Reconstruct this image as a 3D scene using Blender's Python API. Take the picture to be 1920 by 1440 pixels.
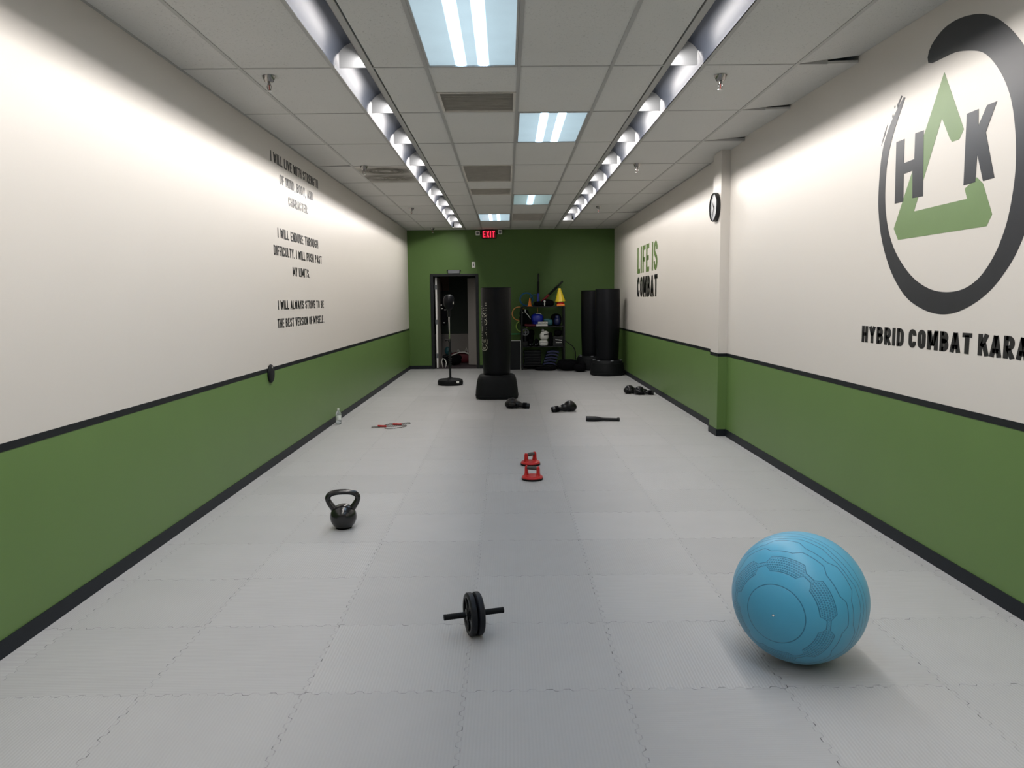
import bpy, bmesh, math, random
from mathutils import Vector, Matrix
PI = math.pi
random.seed(7)
for _o in list(bpy.data.objects): bpy.data.objects.remove(_o)
scene = bpy.context.scene
COL = scene.collection

# ------------------------------------------------------------------ camera, world, exposure
CAM_H, PITCH, ROLL, YAW, FPX = 1.4668, 0.10802, 0.0099, 0.00578, 1437.3
cam_data = bpy.data.cameras.new('camera')
cam = bpy.data.objects.new('camera', cam_data); COL.objects.link(cam)
_y = Vector((math.sin(YAW), math.cos(YAW), 0)); _r = Vector((math.cos(YAW), -math.sin(YAW), 0))
_f = _y*math.cos(PITCH) - Vector((0, 0, 1))*math.sin(PITCH)
_u = _y*math.sin(PITCH) + Vector((0, 0, 1))*math.cos(PITCH)
_R = _r*math.cos(ROLL) - _u*math.sin(ROLL); _U = _r*math.sin(ROLL) + _u*math.cos(ROLL)
_M = Matrix((_R, _U, -_f)).transposed().to_4x4(); _M.translation = Vector((0, 0, CAM_H))
cam.matrix_world = _M
cam_data.sensor_fit = 'HORIZONTAL'; cam_data.sensor_width = 36; cam_data.lens = FPX/1920*36
cam_data.clip_start = .05; cam_data.clip_end = 100
scene.camera = cam
world = bpy.data.worlds.new('world'); scene.world = world; world.use_nodes = True
world.node_tree.nodes['Background'].inputs[0].default_value = (.5, .55, .6, 1)
world.node_tree.nodes['Background'].inputs[1].default_value = 0.02
vs = scene.view_settings
vs.view_transform = 'Standard'; vs.look = 'None'; vs.gamma = 1; vs.use_curve_mapping = False; vs.exposure = 0.0
STRIP_W = 17.0            # watts of each hidden tube in the side strips
STRIP_COL = (1.0, .95, .915)
TUBE_L = 27.0             # radiance of the tube images in the centre panels
PANEL_COL = (.74, .88, 1.0)

# ------------------------------------------------------------------ helpers
def lk(o, parent=None):
    COL.objects.link(o)
    if parent is not None: o.parent = parent
    return o
def tag(o, label, cat=None, group=None, kind=None):
    if label: o['label'] = label
    if cat: o['category'] = cat
    if group: o['group'] = group
    if kind: o['kind'] = kind
    return o
def thing(name, label, cat, loc=(0, 0, 0), rz=0, group=None):
    o = bpy.data.objects.new(name, None); o.empty_display_size = .05
    o.location = loc; o.rotation_euler = (0, 0, rz)
    lk(o); return tag(o, label, cat, group)
def dup(root, label, loc=None, rz=None, group=None):
    def cp(o, par):
        c = o.copy(); COL.objects.link(c)
        if par is not None: c.parent = par
        for k in list(o.children): cp(k, c)
        return c
    r = cp(root, None)
    if loc is not None: r.location = loc
    if rz is not None: r.rotation_euler = (0, 0, rz)
    r['label'] = label
    if group: r['group'] = group
    return r

class MB:
    """collects shapes and links them as one mesh object"""
    def __init__(s): s.v = []; s.f = []; s.m = []; s.mat = 0; s.X = Matrix()
    def add(s, vs_, fs):
        b = len(s.v); s.v += [tuple(s.X @ Vector(p)) for p in vs_]
        s.f += [tuple(b+i for i in f) for f in fs]; s.m += [s.mat]*len(fs); return s
    def box(s, x0, x1, y0, y1, z0, z1):
        return s.add([(x0,y0,z0),(x1,y0,z0),(x1,y1,z0),(x0,y1,z0),(x0,y0,z1),(x1,y0,z1),(x1,y1,z1),(x0,y1,z1)],
                     [(0,3,2,1),(4,5,6,7),(0,1,5,4),(1,2,6,5),(2,3,7,6),(3,0,4,7)])
    def quad(s, a, b, c, d): return s.add([a, b, c, d], [(0, 1, 2, 3)])
    def lathe(s, prof, n=32, sx=1, sy=1, e=2.0, caps=True):
        vv = []
        for r, z in prof:
            for k in range(n):
                a = 2*PI*k/n; c, d = math.cos(a), math.sin(a)
                q = (abs(c)**e + abs(d)**e)**(-1/e)
                vv.append((r*q*c*sx, r*q*d*sy, z))
        ff = []
        for i in range(len(prof)-1):
            for k in range(n):
                a = i*n+k; b = i*n+(k+1) % n; ff.append((a, b, b+n, a+n))
        if caps:
            ff.append(tuple(reversed(range(n)))); L = (len(prof)-1)*n; ff.append(tuple(range(L, L+n)))
        return s.add(vv, ff)
    def ell(s, c, r, n=24, m=14, p=2.0, rot=None):
        vv = []; R = rot or Matrix.Identity(3)
        def sp(x): return math.copysign(abs(x)**(2/p), x)
        for i in range(m+1):
            t = -PI/2 + PI*i/m
            for k in range(n):
                a = 2*PI*k/n
                q = R @ Vector((r[0]*sp(math.cos(t))*sp(math.cos(a)), r[1]*sp(math.cos(t))*sp(math.sin(a)), r[2]*sp(math.sin(t))))
                vv.append((c[0]+q.x, c[1]+q.y, c[2]+q.z))
        ff = []
        for i in range(m):
            for k in range(n):
                a = i*n+k; b = i*n+(k+1) % n; ff.append((a, b, b+n, a+n))
        return s.add(vv, ff)
    def tube(s, pts, r, n=10, closed=False, caps=True):
        P = [Vector(p) for p in pts]; N = len(P); rr = r if isinstance(r, (list, tuple)) else [r]*N
        vv = []; up = None
        for i in range(N):
            a = P[(i-1) % N] if (closed or i > 0) else P[i]
            b = P[(i+1) % N] if (closed or i < N-1) else P[i]
            t = (b-a).normalized()
            if up is None:
                up = Vector((0, 0, 1)) if abs(t.z) < .9 else Vector((1, 0, 0))
            x = up.cross(t)
            if x.length < 1e-5: x = Vector((0, 1, 0)).cross(t)
            x.normalize(); y = t.cross(x).normalized(); up = y
            for k in range(n):
                q = 2*PI*k/n; vv.append(tuple(P[i] + (x*math.cos(q) + y*math.sin(q))*rr[i]))
        ff = []
        for i in range(N if closed else N-1):
            for k in range(n):
                a = i*n+k; b = i*n+(k+1) % n; c = ((i+1) % N)*n
                ff.append((a, b, c+(k+1) % n, c+k))
        if caps and not closed:
            ff.append(tuple(reversed(range(n)))); ff.append(tuple(range((N-1)*n, N*n)))
        return s.add(vv, ff)
    def prism(s, poly, d, fn):
        """poly 2-D, extruded by d; fn(a, b, t) -> 3-D point"""
        n = len(poly)
        vv = [fn(a, b, 0) for a, b in poly] + [fn(a, b, d) for a, b in poly]
        return s.add(vv, [tuple(reversed(range(n))), tuple(range(n, 2*n))] + [(i, (i+1) % n, n+(i+1) % n, n+i) for i in range(n)])
    def obj(s, name, mats, parent=None, smooth=None, bevel=0, subsurf=0, loc=None):
        me = bpy.data.meshes.new(name); me.from_pydata(s.v, [], s.f)
        if not isinstance(mats, (list, tuple)): mats = [mats]
        for m in mats: me.materials.append(m)
        me.polygons.foreach_set('material_index', s.m)
        bm = bmesh.new(); bm.from_mesh(me); bmesh.ops.recalc_face_normals(bm, faces=bm.faces); bm.to_mesh(me); bm.free()
        o = bpy.data.objects.new(name, me); lk(o, parent)
        if loc is not None: o.location = loc
        if bevel:
            b = o.modifiers.new('bevel', 'BEVEL'); b.width = bevel; b.segments = 2; b.limit_method = 'ANGLE'; b.angle_limit = math.radians(40)
        if subsurf:
            q = o.modifiers.new('sub', 'SUBSURF'); q.levels = subsurf; q.render_levels = subsurf
        if smooth is not None:
            me.polygons.foreach_set('use_smooth', [True]*len(me.polygons))
            if smooth > 0:
                try: me.set_sharp_from_angle(angle=math.radians(smooth))
                except Exception: pass
        me.update(); return o

# ---- shader expressions
class Sh:
    def __init__(s, name):
        s.mat = bpy.data.materials.new(name); s.mat.use_nodes = True
        s.nt = s.mat.node_tree; s.b = s.nt.nodes['Principled BSDF']
    def n(s, t, **k):
        x = s.nt.nodes.new(t)
        for a, v in k.items(): setattr(x, a, v)
        return x
    def l(s, a, b): s.nt.links.new(a, b)
    def val(s, x):
        return x
    def m(s, op, *a):
        x = s.n('ShaderNodeMath', operation=op)
        for i, v in enumerate(a):
            if isinstance(v, E): s.l(v.s, x.inputs[i])
            else: x.inputs[i].default_value = v
        return E(s, x.outputs[0])
    def co(s, kind='Object'):
        tc = s.n('ShaderNodeTexCoord'); sp = s.n('ShaderNodeSeparateXYZ'); s.l(tc.outputs[kind], sp.inputs[0])
        s.vec = tc.outputs[kind]
        return [E(s, sp.outputs[i]) for i in range(3)]
    def noise(s, scale, detail=2, vec=None, rough=.5):
        x = s.n('ShaderNodeTexNoise'); x.inputs['Scale'].default_value = scale; x.inputs['Detail'].default_value = detail
        x.inputs['Roughness'].default_value = rough
        if vec is None:
            if not hasattr(s, 'vec'): s.co()
            vec = s.vec
        s.l(vec, x.inputs['Vector']); return E(s, x.outputs[0])
    def comb(s, a, b, c):
        x = s.n('ShaderNodeCombineXYZ')
        for i, v in enumerate((a, b, c)):
            if isinstance(v, E): s.l(v.s, x.inputs[i])
            else: x.inputs[i].default_value = v
        return x.outputs[0]
    def white(s, a, b):
        x = s.n('ShaderNodeTexWhiteNoise', noise_dimensions='2D'); s.l(s.comb(a, b, 0.0), x.inputs['Vector']); return E(s, x.outputs[0])
    def mix(s, fac, c1, c2):
        x = s.n('ShaderNodeMix', data_type='RGBA')
        if isinstance(fac, E): s.l(fac.s, x.inputs[0])
        else: x.inputs[0].default_value = fac
        for i, c in ((6, c1), (7, c2)):
            if isinstance(c, (tuple, list)): x.inputs[i].default_value = (*c[:3], 1)
            else: s.l(c, x.inputs[i])
        return x.outputs[2]
    def bump(s, h, dist=.001, strength=1.0):
        x = s.n('ShaderNodeBump'); x.inputs['Distance'].default_value = dist; x.inputs['Strength'].default_value = strength
        s.l(h.s, x.inputs['Height']); s.l(x.outputs[0], s.b.inputs['Normal'])
    def scale(s, col, e):
        x = s.n('ShaderNodeVectorMath', operation='SCALE')
        if isinstance(col, (tuple, list)): x.inputs[0].default_value = col[:3]
        else: s.l(col, x.inputs[0])
        s.l(e.s, x.inputs['Scale']); return x.outputs[0]
class E:
    def __init__(s, sh, sock): s.sh = sh; s.s = sock
    def __add__(s, o): return s.sh.m('ADD', s, o)
    __radd__ = __add__
    def __sub__(s, o): return s.sh.m('SUBTRACT', s, o)
    def __rsub__(s, o): return s.sh.m('SUBTRACT', o, s)
    def __mul__(s, o): return s.sh.m('MULTIPLY', s, o)
    __rmul__ = __mul__
    def __truediv__(s, o): return s.sh.m('DIVIDE', s, o)
    def __getattr__(s, op):
        return lambda *a: s.sh.m({'mod': 'FLOORED_MODULO', 'lt': 'LESS_THAN', 'gt': 'GREATER_THAN', 'mx': 'MAXIMUM', 'mn': 'MINIMUM',
                                  'absv': 'ABSOLUTE', 'floorv': 'FLOOR', 'sin': 'SINE', 'cos': 'COSINE', 'acos': 'ARCCOSINE',
                                  'atan2': 'ARCTAN2', 'pw': 'POWER', 'exp': 'EXPONENT'}[op], s, *a)
    def clamp(s, a=-1.0, b=1.0): return s.mx(a).mn(b)
def line(d, w, soft):
    """1 on |d|<w, falling to 0 over soft"""
    return (1.0 - ((d.absv() - w)/soft)).clamp(0.0, 1.0)

def simple(name, col, rough=.5, metal=0, spec=.5, noise=0, nscale=30, bump=0, coat=0, emit=None, es=0):
    s = Sh(name); b = s.b
    b.inputs['Base Color'].default_value = (*col, 1); b.inputs['Roughness'].default_value = rough
    b.inputs['Metallic'].default_value = metal; b.inputs['Specular IOR Level'].default_value = spec
    b.inputs['Coat Weight'].default_value = coat
    n = s.noise(nscale, 3)
    if noise:
        s.l(s.scale(col, 1.0 + (n - .5)*noise*2), b.inputs['Base Color'])
    else:
        s.l((rough + (n-.5)*.06).s, b.inputs['Roughness'])
    if bump: s.bump(n, bump)
    if emit: b.inputs['Emission Color'].default_value = (*emit, 1); b.inputs['Emission Strength'].default_value = es
    return s.mat

CREAM = (.56, .53, .487); GREEN = (.100, .176, .048)
M = {}
M['cream'] = simple('cream_wall_paint', CREAM, .38, noise=.015, nscale=1.2, spec=.45)
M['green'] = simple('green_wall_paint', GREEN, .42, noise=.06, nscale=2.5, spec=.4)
M['green_shaded'] = simple('green_wall_paint_shaded', (.076, .140, .037), .5, noise=.05, nscale=2.5, spec=.25)  # same green as the side walls, darkened to paint in the dimmer far end
M['stripe'] = simple('black_stripe_paint', (.006, .008, .010), .4, spec=.25, noise=.1)
M['baseboard'] = simple('black_vinyl_base', (.008, .011, .015), .5, spec=.2, noise=.1)
M['letter'] = simple('black_lettering', (.010, .010, .011), .34, spec=.42)
M['logo_black'] = simple('brushed_black_paint', (.013, .015, .019), .36, noise=.25, nscale=6, spec=.42)
M['logo_green'] = simple('logo_green_paint', (.125, .20, .075), .42, noise=.1, nscale=5)
M['logo_green2'] = simple('slogan_green_paint', (.09, .15, .04), .4, noise=.1, nscale=5)
M['tee'] = simple('ceiling_tee_enamel', (.34, .34, .33), .45)
M['dark'] = simple('plenum_dark', (.02, .02, .02), .9)
M['black'] = simple('black_plastic', (.004, .005, .006), .42, spec=.3, noise=.2)
M['black_soft'] = simple('black_rubber', (.003, .004, .005), .65, spec=.22, noise=.25, nscale=14, bump=.0006)
M['vinyl'] = simple('black_vinyl', (.003, .0035, .005), .42, noise=.2, nscale=8, bump=.0015, spec=.16)
M['leather'] = simple('black_glossy_leather', (.003, .003, .004), .30, noise=.2, nscale=25, bump=.001, spec=.34)
M['cloth_black'] = simple('black_cloth', (.002, .002, .003), .85, spec=.1, noise=.3, nscale=40, bump=.001)
M['iron'] = simple('black_enamel_iron', (.005, .005, .006), .22, noise=.15, nscale=60, spec=.7, bump=.0004)
M['rubber_wheel'] = simple('blue_black_tyre', (.006, .007, .011), .5, spec=.3, noise=.2, nscale=40)
M['red'] = simple('red_plastic', (.50, .006, .006), .36, noise=.06)
M['dark_red'] = simple('dark_red_plastic', (.36, .012, .012), .4)
M['grip'] = simple('grey_foam_grip', (.07, .065, .06), .75, noise=.2, nscale=200, bump=.0005)
M['chrome'] = simple('chrome', (.75, .75, .75), .12, metal=1)
M['steel'] = simple('brushed_steel', (.55, .55, .54), .35, metal=1)
M['steel_dark'] = simple('smoky_chrome', (.30, .29, .28), .16, metal=1)
M['white'] = simple('white_plastic', (.74, .74, .70), .4)
M['offwhite'] = simple('off_white_leather', (.62, .62, .58), .4, noise=.08)
M['trough'] = simple('satin_grey_reflector', (.019, .022, .029), .38, spec=.045)
M['baffle'] = simple('white_baffle', (.105, .108, .112), .5, spec=.1)
M['blue'] = simple('blue_plastic', (.006, .018, .30), .35)
M['darkblue'] = simple('dark_blue_vinyl', (.004, .008, .055), .4, noise=.2)
M['teal'] = simple('teal_leather', (.03, .13, .15), .45)
M['blue_ring'] = simple('blue_hoop_plastic', (.01, .10, .22), .35)
M['orange_ring'] = simple('orange_hoop_plastic', (.75, .34, .10), .4)
M['lime_ring'] = simple('lime_hoop_plastic', (.42, .62, .10), .4)
M['green_ring'] = simple('green_hoop_plastic', (.02, .26, .10), .4)
M['orange'] = simple('orange_plastic', (.95, .25, .02), .4)
M['yellow'] = simple('yellow_plastic', (.95, .72, .03), .4)
M['redfoam'] = simple('red_foam', (.20, .008, .012), .6)
M['maroon'] = simple('maroon_pad', (.09, .004, .010), .5)
M['grey'] = simple('grey_plastic', (.12, .13, .14), .5)
M['door_paint'] = simple('grey_door_paint', (.32, .30, .28), .45)
M['frame_black'] = simple('black_door_frame_paint', (.004, .005, .007), .4, spec=.3)
M['edge_white'] = simple('white_door_edge', (.80, .79, .76), .5)
M['grille'] = simple('grey_brown_grille', (.50, .48, .44), .7, noise=.2, nscale=8)
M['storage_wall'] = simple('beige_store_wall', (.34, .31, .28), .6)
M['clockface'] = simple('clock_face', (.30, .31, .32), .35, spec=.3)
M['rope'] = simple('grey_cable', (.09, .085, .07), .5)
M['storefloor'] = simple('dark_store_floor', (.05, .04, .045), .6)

# mats on the floor
def floor_mat():
    s = Sh('grey_jigsaw_mats'); X, Y, Z = s.co()
    T = .6096; XS, YS = -.1764, 2.7583
    u = (X - XS)/T + 50.0; v = (Y - YS)/T + 50.0
    au = 1.6/100; per = .0655
    offx = (((Y*(2*PI/per)).sin())*2.2).clamp()*.0075
    offy = (((X*(2*PI/per)).sin())*2.2).clamp()*.0075
    du = (((u + .5).mod(1.0)) - .5)*T - offx
    dv = (((v + .5).mod(1.0)) - .5)*T - offy
    n1 = s.noise(4.0, 3); n2 = s.noise(23.0, 2)
    gate = ((n2 - .50)*6.0).clamp(0.0, 1.0)
    sx = line(du, .0008, .0018); sy = line(dv, .0008, .0018)
    seam = sx.mx(sy)
    seamdark = seam*(.16 + gate*.9)
    cu = (u - offx/T + .0).floorv() ; cv = (v - offy/T).floorv()
    rnd = s.white(cu, cv); rnd2 = s.white(cv + 7.0, cu + 3.0)
    # tatami ribs running away from the camera
    rib = (X*(2*PI/.0125)).sin()
    ribY = (Y*(2*PI/.0125)).sin()
    horiz = rnd2.gt(.68)
    r = rib*(1.0 - horiz) + ribY*horiz
    amt = .35 + rnd*.65
    tone = 1.0 + (rnd - .5)*.075 + (n1 - .5)*.10 + r*amt*.032 + horiz*.015
    base = s.scale((.375, .375, .378), tone)
    col = s.mix(seamdark, base, (.07, .07, .07))
    s.l(col, s.b.inputs['Base Color'])
    s.b.inputs['Roughness'].default_value = .5; s.b.inputs['Specular IOR Level'].default_value = .22
    s.bump(r*amt*.5 - seam*1.4, .0007, .8)
    return s.mat
M['floor'] = floor_mat()
def tile_mat():
    s = Sh('fissured_ceiling_tile'); X, Y, Z = s.co()
    n = s.noise(90, 4, rough=.7); n2 = s.noise(1.5, 2)
    pits = ((.40 - n)*9.0).clamp(0.0, 1.0)
    s.l(s.scale((.56, .56, .54), 1.0 - pits*.22 + (n2-.5)*.08), s.b.inputs['Base Color'])
    s.b.inputs['Roughness'].default_value = .9; s.b.inputs['Specular IOR Level'].default_value = .1
    s.bump(0.0 - pits, .0015, 1.0); return s.mat
M['tile'] = tile_mat()
def stain_mat():
    s = Sh('dusty_diffuser_metal'); X, Y, Z = s.co()
    def ring(cx, cy, rx, ry, w):
        dx = (X - cx)/rx; dy = (Y - cy)/ry
        d = (dx*dx + dy*dy).pw(.5) - .8
        return line(d, .12, w)
    n = s.noise(7.0, 3)
    a = ring(0.03, -.28, .22, .17, 1.0)*1.0; b = ring(-0.03, .24, .27, .20, 1.3)*.85
    f = (a.mx(b)*(.35 + n*1.1)).clamp(0.0, .95)
    s.l(s.mix(f, (.52, .50, .46), (.06, .055, .045)), s.b.inputs['Base Color']); s.b.inputs['Roughness'].default_value = .7
    return s.mat
M['stain'] = stain_mat(); M['stain_rim'] = simple('dusty_ring_metal', (.22, .21, .18), .6, noise=.4, nscale=12)

def lens_mat(dim=False, power=1.0):
    s = Sh('glowing_lens_dim' if dim else 'glowing_lens'); X, Y, Z = s.co()
    n = s.noise(5.0, 2)
    if dim: tube = line(X + .02, .02, .045)*.28; base = .33
    else: tube = (line(X - .073, .010, .030)).mx(line(X + .073, .010, .030)); base = .62
    halo = (0.0 - (X*X)/.030).exp()*.22 + base - (Y.absv()/.6).pw(6.0)*.12
    col = s.scale((.66, .88, 1.0) if not dim else (.62, .84, .86), halo*(.92 + n*.16))
    tc = s.scale((.44, .69, 1.0), tube.pw(1.5)*(TUBE_L*power))
    x = s.n('ShaderNodeVectorMath', operation='ADD'); s.l(col, x.inputs[0]); s.l(tc, x.inputs[1])
    s.b.inputs['Base Color'].default_value = (.05, .05, .05, 1); s.b.inputs['Roughness'].default_value = .25
    s.l(x.outputs[0], s.b.inputs['Emission Color']); s.b.inputs['Emission Strength'].default_value = 1.0
    return s.mat
M['lens'] = lens_mat(); M['lens_dim'] = lens_mat(True); M['lens_old'] = lens_mat(False, .22)
M['tube'] = simple('fluorescent_tube', (.9, .9, .9), .5, emit=(1, .95, .88), es=14)
M['exit_red'] = simple('exit_letters', (.5, .02, .02), .5, emit=(1.0, .02, .06), es=1.6)
M['exit_glow'] = simple('exit_panel', (.05, .005, .01), .5, emit=(1.0, .0, .04), es=.07)

def ball_mat(axis):
    """grooves and dots ringed round the valve; axis = local direction of the valve"""
    s = Sh('sky_blue_ball_vinyl'); X, Y, Z = s.co()
    a = Vector(axis).normalized(); e1 = Vector((0, 0, 1)) - a*a.z; e1.normalize(); e2 = a.cross(e1)
    def dot(v): return X*v.x + Y*v.y + Z*v.z
    rr = (X*X + Y*Y + Z*Z).pw(.5)
    th = (dot(a)/rr).clamp().acos()*(180/PI)
    ph = dot(e2).atan2(dot(e1))*(180/PI) + 180.0
    def trap(n, off, k=2.5, sh=0.0): return (((ph + off)*(n*PI/180)).cos()*k + sh).clamp()
    w = trap(6, 4.0, 4.0, 2.4)
    g = line(th - 25.5, .22, .35)
    lo = th - (39.7 - w*2.7); hi = th - (48.3 + w*2.7)
    g = g.mx(line(lo, .22, .35)).mx(line(hi, .22, .35))
    g = g.mx(line(th - (59.5 + trap(6, 24)*2.2), .22, .35)).mx(line(th - (69.5 - trap(6, 24)*2.2), .22, .35))
    g = g.mx(line(th - (76.0 + trap(6, 14)), .2, .35)).mx(line(th - (81.0 + trap(6, 14)), .2, .35)).mx(line(th - 87.0, .2, .35)).mx(line(th - (110.0 + w*3), .2, .35)).mx(line(th - (122.0 - w*3), .2, .35)).mx(line(th - 154.0, .3, .4))
    inside = lo.gt(1.0)*((hi*-1.0).gt(1.0))
    q = ((th/2.2).floorv()).mod(2.0)*.5
    fx = (((ph/3.0) + q).mod(1.0) - .5)*2.1; fy = ((th/2.2).mod(1.0) - .5)*2.2
    dots = (1.0 - ((fx*fx + fy*fy).pw(.5) - .66)/.35).clamp(0.0, 1.0)*inside
    g = g.mx(dots*.8)
    s.l(s.mix(g*.8, (.062, .325, .50), (.012, .10, .18)), s.b.inputs['Base Color'])
    s.b.inputs['Roughness'].default_value = .42; s.b.inputs['Specular IOR Level'].default_value = .45
    s.b.inputs['Sheen Weight'].default_value = .15
    s.bump(0.0 - g, .0012, .8); return s.mat

# ------------------------------------------------------------------ room measures
XL, XR, YF, YN, ZC = -2.130, 2.336, 16.751, -3.2, 2.994
TT = .6096; XT = .0968; R0 = 5.2294; RP = 1.2192
RAIL = .891; RW = .035; BB = .075
PX0, PY0, PY1 = 2.240, 8.118, 8.427          # pilaster on the right wall
DX0, DX1, DZ = -1.585, -.672, 2.005          # doorway in the far wall

def struct(mb, name, mats, **k):
    o = mb.obj(name, mats, **k); o['kind'] = 'structure'; return o
m = MB(); m.box(XL-.15, XR+.15, YN-.1, YF, -.05, 0); struct(m, 'floor', M['floor'])
m = MB(); m.box(XL-.12, XL, YN, YF, RAIL-RW/2, 3.4); m.mat = 1; m.box(XL-.12, XL, YN, YF, 0, RAIL-RW/2)
struct(m, 'wall_left', [M['cream'], M['green']])
m = MB()
for x0, y0, y1 in ((XR, YN, YF), (PX0, PY0, PY1)):
    m.mat = 0; m.box(x0, XR+.12 if x0 == XR else XR+.001, y0, y1, RAIL-RW/2, 3.4 if x0 == XR else ZC+.02)
    m.mat = 1; m.box(x0, XR+.12 if x0 == XR else XR+.001, y0, y1, 0, RAIL-RW/2)
struct(m, 'wall_right', [M['cream'], M['green']])
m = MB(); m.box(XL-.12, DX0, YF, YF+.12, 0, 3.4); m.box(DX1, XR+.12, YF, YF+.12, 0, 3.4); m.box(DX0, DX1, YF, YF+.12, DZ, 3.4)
struct(m, 'wall_back', M['green_shaded'])
m = MB(); m.box(XL-.12, XR+.12, YN-.12, YN, 0, 3.4); struct(m, 'wall_front', M['cream'])
# painted stripe
m = MB(); a, b = RAIL-RW, RAIL
m.box(XL, XL+.002, YN, YF, a, b); struct(m, 'trim_1', M['stripe'])
m = MB(); m.box(XR-.002, XR, YN, PY0-.002, a, b); m.box(PX0-.002, XR, PY0-.002, PY0, a, b); m.box(PX0-.002, PX0, PY0, PY1, a, b); m.box(PX0-.002, XR, PY1, PY1+.002, a+.006, b+.006)
m.box(XR-.002, XR, PY1+.002, YF, a+.006, b+.006); struct(m, 'trim_2', M['stripe'])
m = MB(); m.box(XL, XL+.008, YN, YF, 0, BB); struct(m, 'baseboard_left', M['baseboard'])
m = MB(); m.box(XR-.008, XR, YN, PY0-.008, 0, BB); m.box(PX0-.008, XR, PY0-.008, PY0, 0, BB); m.box(PX0-.008, PX0, PY0, PY1+.008, 0, BB)
m.box(PX0, XR, PY1, PY1+.008, 0, BB); m.box(XR-.008, XR, PY1+.008, YF, 0, BB); struct(m, 'baseboard_right', M['baseboard'])
m = MB(); m.box(XL, DX0-.07, YF-.008, YF, 0, BB); m.box(DX1+.07, XR, YF-.008, YF, 0, BB); struct(m, 'baseboard_back', M['baseboard'])
# door frame
m = MB()
for x0, x1 in ((DX0-.065, DX0), (DX1, DX1+.065)): m.box(x0, x1, YF-.02, YF+.14, 0, DZ+.055)
m.box(DX0, DX1, YF-.02, YF+.14, DZ, DZ+.055)
struct(m, 'trim_3', M['frame_black'], bevel=.004)

# ---- ceiling: lay-in tiles, tees, special cells
strip_cols = {'L': (-1.108, -.905), 'R': (1.296, 1.090)}
cols = [(XL, XT-3*TT), (XT-3*TT, XT-2*TT), (-.862, XT-TT), (XT-TT, XT), (XT, XT+TT), (XT+TT, 1.047), (XT+2*TT, XT+3*TT), (XT+3*TT, XR)]
rows = []
y = R0 - 7*RP
while y < YF:
    rows.append((y, min(y+RP, YF))); y += RP
def rowi(k): return k+6          # k = index of the row that ends at R0 (k=0 -> ends at R0)
skip = {(3, rowi(0)): 'lamp', (4, rowi(2)): 'lamp', (4, rowi(6)): 'dim', (3, rowi(8)): 'lamp', (4, rowi(-2)): 'lamp', (3, rowi(-4)): 'lamp',
        (3, rowi(1)): 'half', (3, rowi(4)): 'vent', (3, rowi(5)): 'half', (4, rowi(8)): 'vent2', (1, rowi(4)): 'stain'}
cm = MB(); lift = {(7, rowi(0)): .05, (7, rowi(1)): .04, (7, rowi(2)): .035, (7, rowi(7)): .02, (0, rowi(3)): .01}
for ci, (x0, x1) in enumerate(cols):
    for ri, (y0, y1) in enumerate(rows):
        k = skip.get((ci, ri))
        g = .009; z = ZC + .003; h = lift.get((ci, ri), 0)
        if k in ('lamp', 'dim', 'vent', 'vent2', 'stain'): continue
        ya, yb = y0+g, y1-g
        if k == 'half': yb = (y0+y1)/2
        xa, xb = x0+g, x1-g
        if ci == 7: xb = x1-.001
        if ci == 0: xa = x0+.001
        P = [(xa, ya, z), (xb, ya, z + h*.25), (xb, yb, z+h), (xa, yb, z)]
        cm.add(P + [(p[0], p[1], p[2]+.016) for p in P], [(0,3,2,1),(4,5,6,7),(0,1,5,4),(1,2,6,5),(2,3,7,6),(3,0,4,7)])
struct(cm, 'ceiling', M['tile'])
m = MB(); m.box(XL-.12, XR+.12, YN, YF+.12, 3.4, 3.42); struct(m, 'plenum_blackout', M['dark'])  # dark sheet added over the plenum to shut out world light
tm = MB(); w = .012
for k in (-3, -2, -1, 0, 1, 2, 3):
    tm.box(XT+k*TT-w, XT+k*TT+w, YN, YF, ZC-.001, ZC+.03)
for x in (-.884, 1.069): tm.box(x-.021, x+.021, YN, YF, ZC-.001, ZC+.03)      # lip beside each strip
for r in rows:
    for xa, xb in ((XL, XT-2*TT-w), (-.863, 1.048), (XT+2*TT+w, XT+3*TT-w), (XT+3*TT+w, XT+3*TT+.20 if r[0] < R0+2*RP and r[0] > R0-.5 else XR)):
        tm.box(xa, xb, r[0]-w*.8, r[0]+w*.8, ZC, ZC+.026)
tm.box(XL, XR, YF-.03, YF, ZC, ZC+.03)
tm.box(XL, XL+.018, YN, YF, ZC-.001, ZC+.002); tm.box(XR-.018, XR, YN, R0-1.5, ZC-.001, ZC+.002); tm.box(XR-.018, XR, R0+3*RP, YF, ZC-.001, ZC+.002)
struct(tm, 'trim_5', M['tee'])

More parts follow.
